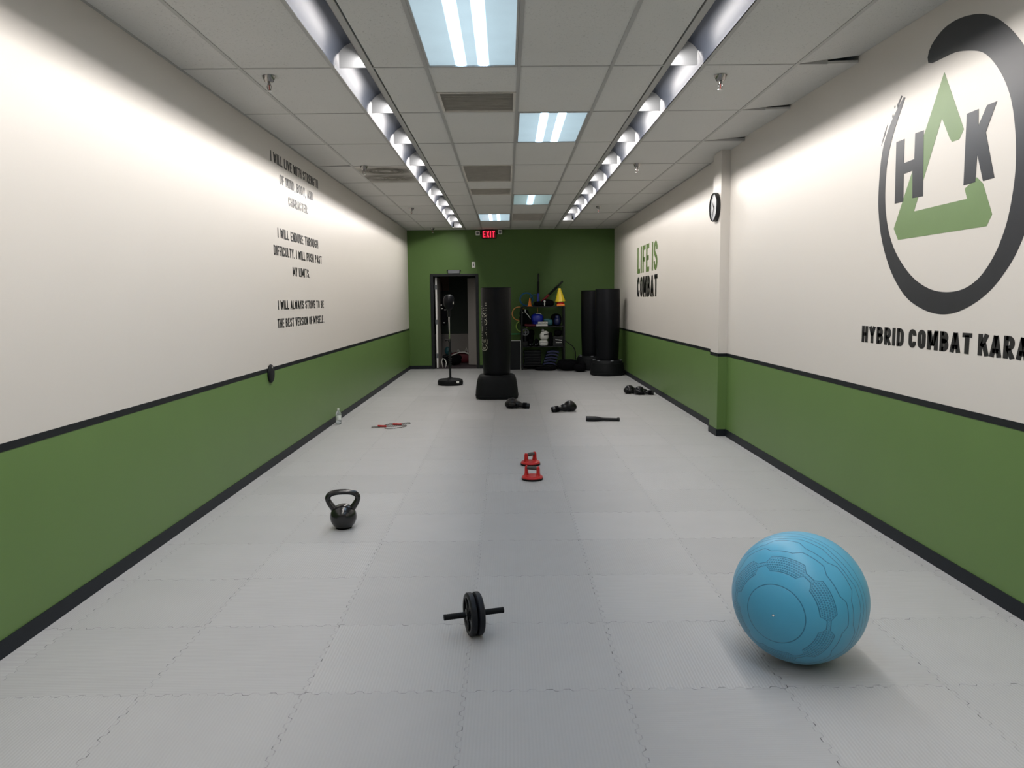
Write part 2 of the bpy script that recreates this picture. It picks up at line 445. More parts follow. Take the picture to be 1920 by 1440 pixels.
# ---- side strip lights
def strip_light(side, label):
    xo, xi = strip_cols[side]; sg = 1 if xi > xo else -1
    t = thing('recessed_strip_light', label, 'ceiling light', (0, 0, 0), 0, 'recessed strip lights')
    L = RP - .006; Wd = abs(xi-xo)
    prof = [(0, 0)] + [(.76 - .76*math.cos(a*PI/24), .165*math.sin(a*PI/24)) for a in range(1, 13)] + [(1.0, .163)]
    pts = [(sg*(u-0)*Wd, z) for u, z in prof]
    mb = MB(); n = len(pts)
    vv = [(x, 0, z) for x, z in pts] + [(x, L, z) for x, z in pts]
    mb.add(vv, [(i, i+1, n+i+1, n+i) for i in range(n-1)])
    vo = [(x - sg*.004 if i < 4 else x, 0, z+.004) for i, (x, z) in enumerate(pts)]; vo += [(x, L, z) for x, _, z in vo]
    mb.add(vo, [(i, i+1, n+i+1, n+i) for i in range(n-1)])
    mb.obj('reflector', M['trough'], t, smooth=60)
    mb = MB(); a, b = sorted((sg*Wd, sg*(Wd+.003))); mb.box(a, b, 0, L, -.001, .16)
    mb.obj('side_lip', M['tee'], t)
    mb = MB(); mb.prism([(sg*Wd*.14, 0), (sg*Wd*.14, .098)] + pts[6:] + [(sg*Wd, 0)], .005, lambda a, b, d: (a, L-.002-d, b)); mb.obj('end_plate', M['baffle'], t)
    tx = sg*(Wd - .0095)
    mb = MB(); mb.tube([(tx, .03, .069), (tx, L-.03, .069)], .0075, 10); mb.obj('fluorescent_tube', M['tube'], t)
    ld = bpy.data.lights.new('tube_light', 'AREA'); ld.shape = 'RECTANGLE'; ld.size = .036; ld.size_y = L-.06
    ld.energy = STRIP_W; ld.color = STRIP_COL
    lo = bpy.data.objects.new('tube_light', ld); lk(lo, t)
    dr = Vector((-sg*.58, 0, -.81)).normalized()
    zax = -dr; yax = Vector((0, 1, 0)); xax = yax.cross(zax)
    mm = Matrix((xax, yax, zax)).transposed().to_4x4(); mm.translation = Vector((sg*(Wd - .0155), L/2, .058))
    lo.matrix_local = mm
    return t
ordn = ['closest', 'second', 'third', 'fourth', 'fifth', 'sixth', 'seventh', 'eighth', 'ninth', 'tenth', 'eleventh', 'twelfth', 'thirteenth', 'fourteenth', 'fifteenth']
for side, wallname, kmax in (('L', 'left', 9), ('R', 'right', 8)):
    proto = None; ks = list(range(-5, kmax+1))
    for k in ks:
        lab = 'recessed strip light, %s from the green back wall, in the row beside the %s wall' % (ordn[kmax-k], wallname)
        loc = (strip_cols[side][0], R0 + (k-1)*RP + .003, ZC)
        if proto is None: proto = strip_light(side, lab); proto.location = loc
        else: dup(proto, lab, loc)
# unlit end section of the right row, closed with a plain cover
m = MB(); m.box(1.088, 1.303, R0+8*RP+.004, YF-.03, ZC+.001, ZC+.012)
m.box(-1.115, -.905, R0+9*RP+.004, YF-.03, ZC+.001, ZC+.012); struct(m, 'trim_6', M['tile'])

# ---- centre panels, vents
def panel(ci, ri, label, dim=False, lens='lens'):
    x0, x1 = cols[ci]; y0, y1 = rows[ri]
    t = thing('ceiling_light_panel', label, 'ceiling light', ((x0+x1)/2, (y0+y1)/2, ZC), 0, 'square-edged ceiling light panels')
    hx, hy = (x1-x0)/2-.013, (y1-y0)/2-.013
    m = MB()
    for a in ((-hx, -hx+.014, -hy, hy), (hx-.014, hx, -hy, hy), (-hx+.014, hx-.014, -hy, -hy+.014), (-hx+.014, hx-.014, hy-.014, hy)): m.box(*a, -.002, .02)
    m.obj('frame', M['tee'], t, bevel=.002)
    m = MB(); hx -= .014; hy -= .014
    xs = [-hx, -.12, -.030, .030, .12, hx] if not dim else [-hx, -.09, .06, hx]
    for a, b in zip(xs[:-1], xs[1:]): m.quad((a, -hy, .006), (b, -hy, .006), (b, hy, .006), (a, hy, .006))
    m.quad((-hx, -hy, .012), (hx, -hy, .012), (hx, hy, .012), (-hx, hy, .012))
    m.obj('lens', M['lens_dim' if dim else lens], t)
panel(3, rowi(0), 'large glowing ceiling light panel nearest the camera, cut by the top of the photo')
panel(4, rowi(2), 'glowing ceiling light panel with two tubes, second nearest the camera, right of the middle seam')
panel(4, rowi(6), 'dim ceiling light panel with one tube lit, third from the camera', True)
panel(3, rowi(8), 'small glowing ceiling light panel farthest away, just above the exit sign', lens='lens_old')
panel(4, rowi(-2), 'ceiling light panel behind the camera position'); panel(3, rowi(-4), 'ceiling light panel by the front wall')
def vent(x0, x1, y0, y1, label, mat='grille', slats=14):
    t = thing('air_vent', label, 'vent', ((x0+x1)/2, (y0+y1)/2, ZC), 0, 'ceiling air vents')
    hx, hy = (x1-x0)/2-.012, (y1-y0)/2-.012
    m = MB()
    for a in ((-hx, -hx+.02, -hy, hy), (hx-.02, hx, -hy, hy), (-hx+.02, hx-.02, -hy, -hy+.02), (-hx+.02, hx-.02, hy-.02, hy)): m.box(*a, -.001, .02)
    m.obj('frame', M['grille'], t)
    m = MB(); n = int(2*hy/.03)
    for i in range(n):
        y = -hy+.02 + (2*hy-.04)*(i+.5)/n; m.X = Matrix.Translation((0, y, .010)) @ Matrix.Rotation(.5, 4, 'X'); m.box(-hx+.02, hx-.02, -.011, .011, -.0008, .0008)
    m.X = Matrix(); m.quad((-hx, -hy, .03), (hx, -hy, .03), (hx, hy, .03), (-hx, hy, .03))
    o = m.obj('slat_panel', M[mat], t)
cx0, cx1 = cols[3]; ry = lambda k: rows[rowi(k)]
vent(cx0, cx1, sum(ry(1))/2, ry(1)[1], 'brownish ceiling air grille just behind the largest light panel')
vent(cx0, cx1, *ry(4), 'grey ceiling vent panel left of the middle seam, in front of a narrow grille')
vent(cx0, cx1, sum(ry(5))/2, ry(5)[1], 'narrow brownish ceiling grille far back, just behind the larger grey vent')
vent(*cols[4], *ry(8), 'faint grey ceiling vent on the right of the farthest light panel')
x0, x1 = cols[1]; y0, y1 = ry(4)
t = thing('air_diffuser', 'ceiling air diffuser with two dark dust rings beside the left strip lights', 'vent', ((x0+x1)/2, (y0+y1)/2, ZC))
m = MB(); m.box(-.295, .295, -.6, .6, .001, .012); m.obj('plate', M['stain'], t)
for cyy, rr in ((-.28, .20), (.27, .15)):
    m = MB()
    for f in (1, .72, .45):
        m.tube([(rr*f*math.cos(a*PI/16)+.02, cyy + rr*f*.8*math.sin(a*PI/16), -.001) for a in range(32)], .006, 6, closed=True)
    m.obj('diffuser_ring', M['stain_rim'], t)

# ---- sprinklers
def sprinkler(loc, label):
    t = thing('fire_sprinkler', label, 'sprinkler', loc, 0, 'ceiling sprinkler heads')
    m = MB(); m.lathe([(.044, 0), (.042, -.004), (.029, -.034), (.018, -.038), (.012, -.038)], 24); m.obj('escutcheon', M['steel_dark'], t, smooth=50)
    m = MB(); m.lathe([(.010, -.03), (.010, -.055), (.006, -.056)], 12)
    for sx in (-1, 1): m.tube([(sx*.008, 0, -.05), (sx*.014, 0, -.066), (sx*.010, 0, -.085), (0, 0, -.094)], .0028, 6)
    m.obj('frame', M['steel_dark'], t, smooth=50)
    m = MB(); m.tube([(0, 0, -.056), (0, 0, -.088)], .0032, 8); m.obj('glass_bulb', simple('red_bulb', (.35, .03, .02), .2), t, smooth=0)
    m = MB(); m.lathe([(.017, -.094), (.017, -.097)], 16); m.obj('deflector', M['steel'], t)
    return t
sp = sprinkler((-1.596, 5.40, ZC), 'chrome fire sprinkler nearest the camera on the left ceiling tiles')
for loc, lab in (((1.487, 5.46, ZC), 'chrome fire sprinkler nearest the camera on the right ceiling tiles'),
                 ((-1.597, 8.88, ZC), 'fire sprinkler in front of the dust-ringed air diffuser on the left'),
                 ((1.492, 8.88, ZC), 'second fire sprinkler on the right ceiling tiles, level with the pillar'),
                 ((-1.547, 12.82, ZC), 'third fire sprinkler from the camera on the left ceiling tiles'),
                 ((1.52, 12.78, ZC), 'third fire sprinkler from the camera on the right ceiling tiles'),
                 ((-1.536, 16.3, ZC), 'farthest fire sprinkler, close to the green back wall on the left')):
    dup(sp, lab, loc)

# ------------------------------------------------------------------ lettering
def arc(cx, cy, rx, ry, a0, a1, n=10):
    return [(cx + rx*math.cos(math.radians(a0+(a1-a0)*i/n)), cy + ry*math.sin(math.radians(a0+(a1-a0)*i/n))) for i in range(n+1)]
def glyph(c, t, W=.46):
    """strokes (centre lines) and advance width; letter height 1"""
    h = t/2; L, R, B, T, mid = h, W-h, h, 1-h, .5; cx = W/2; rx = (R-L)/2
    if c == 'I': return [[(h, 0), (h, 1)]], t
    if c == 'L': return [[(L, 1), (L, B), (W*.86, B)]], W*.86
    if c == 'E': return [[(W*.88, T), (L, T), (L, B), (W*.88, B)], [(L, .5), (W*.78, .5)]], W*.88
    if c == 'F': return [[(W*.86, T), (L, T), (L, 0)], [(L, .48), (W*.76, .48)]], W*.86
    if c == 'H': return [[(L, 0), (L, 1)], [(R, 0), (R, 1)], [(L, .5), (R, .5)]], W
    if c == 'T': return [[(0, T), (W, T)], [(cx, 0), (cx, T)]], W
    if c == 'N': return [[(L, 0), (L, 1)], [(R, 0), (R, 1)], [(L, 1-h*.6), (R, h*.6)]], W*1.0
    if c == 'M': return [[(L, 0), (L, 1)], [(L, 1-h*.5), (W*.65, .22)], [(W*.65, .22), (W*1.3-h, 1-h*.5)], [(W*1.3-h, 0), (W*1.3-h, 1)]], W*1.3
    if c == 'W': return [[(h*.9, 1), (W*.38, h*.4)], [(W*.38, h*.4), (W*.72, .85)], [(W*.72, .85), (W*1.06, h*.4)], [(W*1.06, h*.4), (W*1.44-h*.9, 1)]], W*1.44
    if c == 'V': return [[(h*.9, 1), (W*.54, h*.4)], [(W*.54, h*.4), (W*1.08-h*.9, 1)]], W*1.08
    if c == 'Y': return [[(h*.9, 1), (W*.52, .45)], [(W*1.04-h*.9, 1), (W*.52, .45)], [(W*.52, 0), (W*.52, .5)]], W*1.04
    if c == 'A': return [[(h*.8, 0), (W*.54, 1-h*.3)], [(W*1.08-h*.8, 0), (W*.54, 1-h*.3)], [(W*.24, .28), (W*.84, .28)]], W*1.08
    if c == 'K': return [[(L, 0), (L, 1)], [(L+h*.6, .42), (W-h*.6, 1)], [(L+h*1.6, .58), (W-h*.4, 0)]], W*1.02
    if c == 'U': return [[(L, 1), (L, B+.16)] + arc(cx, B+.16, rx, .16, 180, 360) + [(R, B+.16), (R, 1)]], W
    if c == 'O': return [arc(cx, T-.2, rx, .2, 0, 180) + arc(cx, B+.2, rx, .2, 180, 360) + [(R, T-.2)]], W
    if c == 'C': return [[(R, .66)] + arc(cx, T-.2, rx, .2, 0, 180) + arc(cx, B+.2, rx, .2, 180, 360) + [(R, .34)]], W
    if c == 'G': return [[(R, .68)] + arc(cx, T-.2, rx, .2, 0, 180) + arc(cx, B+.2, rx, .2, 180, 360) + [(R, .46), (cx, .46)]], W
    if c == 'D': return [[(L, T), (cx*.9, T)] + arc(cx*.9, T-.25, R-cx*.9, .25, 90, 0) + arc(cx*.9, B+.25, R-cx*.9, .25, 0, -90) + [(L, B)], [(L, 0), (L, 1)]], W
    if c == 'B':
        q = cx*.95
        return [[(L, 0), (L, 1)], [(L, T), (q, T)] + arc(q, T-.2+.0, R-q-.02, .2, 90, -90) + [(L, T-.4)], [(L, .53), (q, .53)] + arc(q, (.53+B)/2, R-q, (.53-B)/2, 90, -90) + [(L, B)]], W
    if c in 'PR':
        q = cx*.95
        s = [[(L, 0), (L, 1)], [(L, T), (q, T)] + arc(q, T-.22, R-q, .22, 90, -90) + [(L, T-.44)]]
        if c == 'R': s.append([(q*.9, T-.46), (W-h*.7, 0)])
        return s, W
    if c == 'S': return [[(R, .70)] + arc(cx, T-.17, rx, .17, 0, 180) + [(L, .66), (L+.03, .60), (R-.03, .42), (R, .36)] + arc(cx, B+.17, rx, .17, 0, -180) + [(L, .31)]], W
    if c == 'X': return [[(h*.8, 0), (W-h*.8, 1)], [(h*.8, 1), (W-h*.8, 0)]], W
    if c == '.': return [[(h, 0), (h, t*.9)]], t
    if c == ',': return [[(h, t*.8), (h*.6, -t*.8)]], t
    return [], W*.5
def ribbon(P, t, closed=False):
    n = len(P); P = [Vector((p[0], p[1])) for p in P]
    Q = [P[0]]
    for p in P[1:]:
        if (p-Q[-1]).length > 1e-4: Q.append(p)
    P = Q; n = len(P); closed = (P[0]-P[-1]).length < 1e-3 and n > 3
    if closed: P = P[:-1]; n -= 1
    Lf, Rt = [], []
    for i in range(n):
        a = P[(i-1) % n] if (closed or i > 0) else None; b = P[(i+1) % n] if (closed or i < n-1) else None
        d1 = (P[i]-a).normalized() if a is not None else None; d2 = (b-P[i]).normalized() if b is not None else None
        if d1 is None: d1 = d2
        if d2 is None: d2 = d1
        n1 = Vector((-d1.y, d1.x)); n2 = Vector((-d2.y, d2.x)); q = (n1+n2)
        if q.length < 1e-4: q = n1
        q.normalize(); k = min(1/max(q.dot(n1), .3), 1.8)
        Lf.append(P[i] + q*k*t/2); Rt.append(P[i] - q*k*t/2)
    quads = []
    for i in range(n if closed else n-1):
        j = (i+1) % n; quads.append([Rt[i], Rt[j], Lf[j], Lf[i]])
    return quads
def text_mesh(mb, text, t, fn, width, height, W=.46, gap=.09, depth=.0015, grow=0.0, words=False):
    """lays text from 0..width, 0..height and maps with fn(a, b, d); words=True gives one MB per word"""
    x = 0; pieces = []; wd = 0
    for c in text:
        if c == ' ': wd += 1
        st, w = glyph(c, t, W)
        for s_ in st:
            for q in ribbon(s_, t+grow): pieces.append((wd, [(p.x+x, p.y) for p in q]))
        x += w + gap
    tot = x-gap; sx = width/tot
    if words: mb = [MB() for _ in range(wd+1)]
    for k, q in pieces: (mb[k] if words else mb).prism([(a*sx, b*height) for a, b in q], depth, fn)
    return mb
def under(mb, name, mat, par):       # geometry in world coordinates, parented to an Empty
    o = mb.obj(name, mat, par); o.matrix_parent_inverse = Matrix.Translation(-Vector(par.location)); return o
def quote(name, lines, label, group):
    t = thing(name, label, 'wall lettering', (XL, (lines[0][1]+lines[0][2])/2, lines[0][3]), 0, group)
    for tx, y0, y1, z0, z1 in lines:
        for m in text_mesh(None, tx, .16, lambda a, b, d: (XL+.0003+d, y0+a, z0+b), y1-y0, z1-z0, gap=.085, words=True):
            under(m, 'painted_word', M['letter'], t)
quote('wall_lettering', [('I WILL LIVE WITH STRENGTH', 7.151, 8.905, 2.754, 2.848), ('OF MIND, BODY, AND', 7.408, 8.655, 2.585, 2.676), ('CHARACTER.', 7.678, 8.418, 2.416, 2.504)],
      'top block of black wall lettering on the left wall about strength of mind', 'quote lettering on the left wall')
quote('wall_lettering', [('I WILL ENDURE THROUGH', 7.272, 8.812, 2.076, 2.168), ('DIFFICULTY. I WILL PUSH PAST', 7.128, 8.958, 1.909, 2.000), ('MY LIMITS.', 7.733, 8.388, 1.734, 1.824)],
      'middle block of black wall lettering on the left wall about pushing past limits', 'quote lettering on the left wall')
quote('wall_lettering', [('I WILL ALWAYS STRIVE TO BE', 7.19, 8.98, 1.406, 1.492), ('THE BEST VERSION OF MYSELF.', 7.152, 8.966, 1.236, 1.322)],
      'lowest block of black wall lettering on the left wall about the best version', 'quote lettering on the left wall')
def right_text(mb, text, y0, y1, z0, z1, t=.2, W=.46, gap=.09):
    return text_mesh(mb, text, t, lambda a, b, d: (XR-.0003-d, y0-a, z0+b), y0-y1, z1-z0, W, gap)
t = thing('wall_slogan', 'two-line green and black wall slogan about combat, beside the standing bags', 'wall lettering', (XR, 12.9, 1.5))
under(right_text(MB(), 'LIFE', 13.79, 12.66, 1.925, 2.380, .17), 'green_word', M['logo_green2'], t)
under(right_text(MB(), 'IS', 12.43, 11.97, 1.925, 2.380, .17), 'green_word', M['logo_green2'], t)
under(right_text(MB(), 'COMBAT', 13.80, 11.95, 1.512, 1.860, .2), 'black_word', M['letter'], t)

# ---- round painted emblem
t = thing('wall_emblem', 'large painted ring emblem with green triangle and black letters on the right wall', 'mural', (XR, 4.2, 2.1))
outer = [(4.371, 2.747), (4.382, 2.772), (4.375, 2.80), (4.357, 2.827), (4.297, 2.863), (4.209, 2.888), (4.089, 2.886), (3.952, 2.857), (3.864, 2.824), (3.778, 2.777), (3.683, 2.703), (3.613, 2.633), (3.565, 2.579),
         (3.50, 2.48), (3.445, 2.36), (3.415, 2.23), (3.405, 2.10), (3.415, 1.97), (3.44, 1.86),
         (3.484, 1.751), (3.541, 1.653), (3.609, 1.578), (3.701, 1.498), (3.822, 1.434), (3.954, 1.39), (4.072, 1.371), (4.201, 1.375), (4.339, 1.403), (4.49, 1.457), (4.621, 1.553), (4.729, 1.669), (4.822, 1.821), (4.868, 1.956), (4.887, 2.089), (4.88, 2.251), (4.857, 2.377), (4.799, 2.476), (4.722, 2.559), (4.623, 2.629)]
inner = [(4.604, 2.622), (4.664, 2.539), (4.72, 2.459), (4.769, 2.36), (4.794, 2.269), (4.803, 2.143), (4.792, 2.012), (4.747, 1.879), (4.671, 1.761), (4.549, 1.651), (4.411, 1.563), (4.239, 1.503), (4.083, 1.487), (3.94, 1.499), (3.832, 1.539), (3.752, 1.597), (3.678, 1.682), (3.628, 1.777), (3.604, 1.848), (3.586, 1.942), (3.576, 2.036), (3.584, 2.157), (3.605, 2.268), (3.637, 2.37), (3.691, 2.468), (3.767, 2.562), (3.846, 2.633), (3.913, 2.669), (4.027, 2.705), (4.121, 2.726), (4.219, 2.729), (4.33, 2.733)]
def smooth_pts(P, it=2):
    for _ in range(it):
        Q = [P[0]]
        for a, b in zip(P[:-1], P[1:]):
            Q += [(a[0]*.75+b[0]*.25, a[1]*.75+b[1]*.25), (a[0]*.25+b[0]*.75, a[1]*.25+b[1]*.75)]
        P = Q + [P[-1]]
    return P
def resample(P, n):
    d = [0]
    for a, b in zip(P[:-1], P[1:]): d.append(d[-1] + math.hypot(b[0]-a[0], b[1]-a[1]))
    out = []; j = 0
    for i in range(n):
        s = d[-1]*i/(n-1)
        while j < len(d)-2 and d[j+1] < s: j += 1
        f = (s-d[j])/max(d[j+1]-d[j], 1e-9); out.append((P[j][0]+(P[j+1][0]-P[j][0])*f, P[j][1]+(P[j+1][1]-P[j][1])*f))
    return out
def wall_r(a, b, d): return (XR-.0004-d, a, b)
N = 140
O = resample(smooth_pts(outer), N); I = resample(smooth_pts(list(reversed(inner))), N)
m = MB()
for i in range(N-1): m.prism([O[i], O[i+1], I[i+1], I[i]], .0012, wall_r)
for q in ([(4.73, 2.60), (4.722, 2.607), (4.717, 2.597), (4.726, 2.59)], [(4.752, 2.552), (4.742, 2.562), (4.736, 2.548), (4.746, 2.538)],
          [(4.875, 2.40), (4.84, 2.47), (4.80, 2.52), (4.83, 2.455)], [(4.70, 2.60), (4.65, 2.645), (4.64, 2.64), (4.69, 2.58)]): m.prism(q, .0012, wall_r)
under(m, 'brush_ring', M['logo_black'], t)
tri = [(4.207, 2.652), (4.002, 2.313), (4.038, 2.27), (4.104, 2.27), (4.131, 2.3), (4.209, 2.415), (4.451, 1.953), (3.943, 1.958), (3.968, 2.011), (3.87, 2.053), (3.817, 2.015), (3.732, 1.858), (3.771, 1.805), (4.618, 1.805), (4.675, 1.876)]
m = MB(); m.prism(tri, .0006, wall_r); under(m, 'triangle', M['logo_green'], t)
m = MB(); m.prism([(4.687, 2.385), (4.592, 2.385), (4.589, 2.246), (4.473, 2.249), (4.475, 2.392), (4.385, 2.390), (4.363, 2.027), (4.475, 2.030), (4.487, 2.187), (4.584, 2.183), (4.576, 2.024), (4.675, 2.024)], .0014, wall_r); under(m, 'letter_h', M['logo_black'], t)
m = MB(); m.prism([(3.982, 2.384), (3.885, 2.384), (3.880, 2.303), (3.818, 2.386), (3.742, 2.386), (3.817, 2.258), (3.73, 2.029), (3.818, 2.027), (3.876, 2.165), (3.881, 2.031), (3.979, 2.030)], .0014, wall_r); under(m, 'letter_k', M['logo_black'], t)
t = thing('wall_lettering', 'black wall lettering naming the karate school under the ring emblem', 'wall lettering', (XR, 4.1, 1.17))
for wd, ya, yb, wt in (('HYBRID', 5.035, 4.500, .2), ('COMBAT', 4.445, 3.836, .21), ('KARATE', 3.785, 3.23, .205)):
    under(right_text(MB(), wd, ya, yb, 1.176, 1.282, wt), 'painted_word', M['letter'], t)

# ------------------------------------------------------------------ things on the walls
# clock on the pillar
t = thing('wall_clock', 'round black-rimmed wall clock on the cream pillar', 'clock', (PX0, 8.272, 2.432))
rot = Matrix.Rotation(-PI/2, 4, 'Y')
m = MB(); m.X = rot; m.lathe([(.146, .0), (.150, .006), (.150, .040), (.143, .046), (.138, .040), (.138, .032)], 48, caps=False); m.lathe([(.146, 0), (.146, .002)], 48); m.obj('rim', M['black'], t, smooth=40)
m = MB(); m.X = rot; m.lathe([(.139, .028), (.139, .032)], 48); cf = m.obj('face', M['clockface'], t)
m = MB()
for k in range(12):
    m.X = Matrix.Rotation(k*PI/6, 4, 'X'); m.box(-.0335, -.0322, -.003, .003, .112, .128)
m.obj('hour_marks', M['black'], cf)
m = MB(); m.X = Matrix.Rotation(math.radians(205), 4, 'X'); m.box(-.0365, -.0345, -.005, .005, -.02, .105); m.obj('minute_hand', M['black'], t)
m = MB(); m.X = Matrix.Rotation(math.radians(-40), 4, 'X'); m.box(-.039, -.037, -.006, .006, -.015, .07); m.obj('hour_hand', M['black'], t)
# disc on the left wall
t = thing('wall_disc', 'round black disc fixed on the black stripe of the left wall', 'wall fitting', (XL+.002, 6.862, .840))
m = MB(); m.X = Matrix.Rotation(PI/2, 4, 'Y'); m.lathe([(.080, 0), (.083, .006), (.080, .014), (.070, .019), (.03, .022)], 40); m.obj('plate', M['black_soft'], t, smooth=50)
m = MB(); m.X = Matrix.Rotation(PI/2, 4, 'Y') @ Matrix.Translation((-.055, .0, 0)); m.lathe([(.010, .018), (.009, .024), (.004, .026)], 14); m.obj('screw', M['chrome'], t, smooth=50)
# exit sign
t = thing('exit_sign', 'red glowing exit sign with two emergency lamp heads on the green back wall', 'sign', (-.368, YF, 2.80))
m = MB(); m.box(-.155, .155, -.055, 0, .0, .185); m.box(-.10, .10, -.05, 0, .185, .194); m.obj('housing', M['black'], t, bevel=.006)
m = MB(); m.box(-.142, .142, -.0565, -.0545, .012, .172); fp = m.obj('face_panel', M['exit_glow'], t)
m = MB(); text_mesh(m, 'EXIT', .165, lambda a, b, d: (-.128+a, -.0568-d, .026+b), .256, .132, W=.5, gap=.17, depth=.002); m.obj('letters', M['exit_red'], fp)
for sx in (-1, 1):
    m = MB(); m.box(sx*.185-.014, sx*.185+.014, -.04, -.02, .10, .115); m.box(min(sx*.15, sx*.19), max(sx*.15, sx*.19), -.035, -.02, .10, .11); m.obj('bracket', M['black'], t)
    m = MB(); zc = .115 if sx > 0 else .098; xc = sx*.238 - .03*(sx < 0)*0; m.X = Matrix.Translation((sx*.240, -.05, zc+.02)); m.box(-.045, .045, -.03, .03, -.045, .045); lh = m.obj('lamp_head', M['white'], t, bevel=.008)
    m = MB(); m.X = Matrix.Translation((sx*.240, -.082, zc+.02)) @ Matrix.Rotation(PI/2, 4, 'X'); m.lathe([(.03, -.002), (.028, .002), (.012, .003)], 20); m.obj('lamp_lens', M['grey'], lh, smooth=40)
# plate above the door
t = thing('wall_plate', 'small white switch plate on the green wall right above the doorway', 'wall fitting', (-.710, YF, 2.25))
m = MB(); m.box(-.038, .038, -.010, 0, -.062, .062); m.obj('cover', M['white'], t, bevel=.003)
m = MB(); m.box(-.012, .012, -.014, -.010, -.026, .026); m.obj('rocker', M['grey'], t, bevel=.002)
# closer
t = thing('door_closer', 'grey door closer box on top of the black door frame', 'door hardware', (-1.135, YF, 2.06))
m = MB(); m.box(-.125, .125, -.055, 0, .006, .075); m.obj('body', M['grey'], t, bevel=.008)
m = MB(); m.box(-.150, .150, -.03, 0, .060, .082); m.obj('bracket', M['black'], t, bevel=.003)

# ------------------------------------------------------------------ back room through the doorway
BX0, BX1, BY = -2.6, .2, 19.2
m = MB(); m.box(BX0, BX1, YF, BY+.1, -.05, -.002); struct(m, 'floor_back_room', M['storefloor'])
m = MB(); m.box(BX0, BX1, BY, BY+.1, .66, 2.9); m.mat = 1; m.box(BX0, BX1, BY, BY+.1, 0, .66); struct(m, 'wall_store', [simple('dark_green_store_shaded', (.016, .030, .016), .6), M['storage_wall']])  # upper dark green deepened further, the room's dimness is in its colour
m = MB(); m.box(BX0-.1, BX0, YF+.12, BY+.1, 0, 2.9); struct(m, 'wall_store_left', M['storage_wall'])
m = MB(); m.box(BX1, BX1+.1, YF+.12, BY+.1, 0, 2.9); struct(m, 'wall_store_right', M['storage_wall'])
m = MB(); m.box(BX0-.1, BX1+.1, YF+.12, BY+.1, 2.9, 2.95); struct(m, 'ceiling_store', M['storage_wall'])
# door leaf opened into the back room, hinged on the left jamb
t = thing('door_leaf', 'open door seen edge-on with white edge and hinges, at the left jamb', 'door', (DX0+.01, YF+.15, 0), 0)
m = MB(); m.box(0.012, .052, 0, .88, .01, 1.995); dp = m.obj('panel', M['door_paint'], t, bevel=.002)
m = MB(); m.box(.016, .050, -.002, .0, .012, 1.99); m.obj('edge_strip', M['edge_white'], dp)
for z in (1.78, 1.02, .28):
    m = MB(); m.box(.012, .052, -.005, -.002, z-.05, z+.05); m.tube([(.008, -.006, z-.05), (.008, -.006, z+.05)], .007, 8); m.obj('hinge', M['grey'], dp)
m = MB(); m.tube([(.052, .80, .98), (.105, .80, .98)], .010, 8); m.tube([(.10, .80, .98), (.105, .70, .98)], .009, 8); m.obj('lever_handle', M['chrome'], dp)
# second door standing in the back room at right
t = thing('storage_door', 'grey door with dark lever handle standing open inside the back room', 'door', (-.80, YF+.30, 0), math.radians(0))
m = MB(); m.X = Matrix.Rotation(math.radians(64), 4, 'Z'); m.box(0, .80, -.02, .02, .01, 1.99); dp = m.obj('panel', M['door_paint'], t, bevel=.002)
t.location = (-.885, YF+1.0, 0); t.rotation_euler = (0, 0, math.radians(-104))
m = MB(); m.X = Matrix.Rotation(math.radians(64), 4, 'Z'); m.tube([(.74, -.02, 1.03), (.74, -.075, 1.03)], .011, 8); m.tube([(.745, -.07, 1.03), (.64, -.07, 1.03)], .010, 8); m.obj('lever_handle', M['black'], dp)
# gear hanging beside the door leaf
t = thing('hanging_gear_bag', 'black bag with pale clips hanging just behind the open white-edged door', 'bag', (-1.42, 17.45, .95))
m = MB(); m.ell((0, 0, .17), (.075, .09, .20), p=2.6); m.ell((.01, 0, .50), (.065, .08, .13), p=2.4); m.obj('body', M['cloth_black'], t, smooth=0)
m = MB(); m.tube([(0, 0, .38), (-.03, 0, .75), (-.05, .03, .95)], .008, 6); m.obj('strap', M['cloth_black'], t)
for z, x in ((.33, .03), (.36, -.04), (.04, .0), (.44, -.055)):
    m = MB(); m.ell((x, -.085, z), (.022, .012, .010), 10, 6); m.obj('clip', M['offwhite'], t, smooth=0)
t = thing('shoulder_bag', 'dark bag slumped on the back room floor behind the stand pole', 'bag', (-1.275, 17.75, 0))
m = MB(); m.ell((0, 0, .11), (.21, .16, .11), p=2.5); m.ell((.12, .02, .17), (.10, .09, .08)); m.obj('body', M['cloth_black'], t, smooth=0)
t = thing('gym_bag', 'red bag with white curved band on the back room floor', 'bag', (-1.10, 18.45, 0))
m = MB(); m.ell((0, 0, .12), (.30, .16, .145), p=2.6); m.obj('body', simple('red_fabric_shaded', (.10, .004, .012), .7), t, smooth=0)  # red fabric colour darkened to stand in for the unlit back room
m = MB(); m.tube([(-.31, -.15, .10), (-.2, -.16, .20), (-.05, -.165, .255), (.08, -.165, .26), (.2, -.16, .21), (.32, -.15, .10)], .018, 8); m.obj('band', M['offwhite'], t, smooth=0)
m = MB(); m.tube([(-.10, -.14, .27), (-.07, -.12, .33), (-.04, -.14, .27)], .010, 6); m.tube([(.08, -.14, .27), (.12, -.12, .36), (.16, -.14, .25)], .010, 6); m.obj('handle_loops', M['offwhite'], t, smooth=0)
t = thing('teal_shoe_pair', 'teal sports shoe lying against the pale back room wall', 'shoe', (-1.47, 18.9, .0))
m = MB(); m.ell((0, 0, .26), (.075, .05, .10)); m.ell((.05, -.02, .20), (.06, .05, .06)); m.obj('upper', M['teal'], t, smooth=0)
m = MB(); m.box(-.12, .14, -.09, .09, 0, .15); m.obj('sole', M['black'], t, bevel=.02)
t = thing('cable_loop', 'white looped cable on the floor beside the open door edge', 'cable', (-1.43, 16.96, 0))
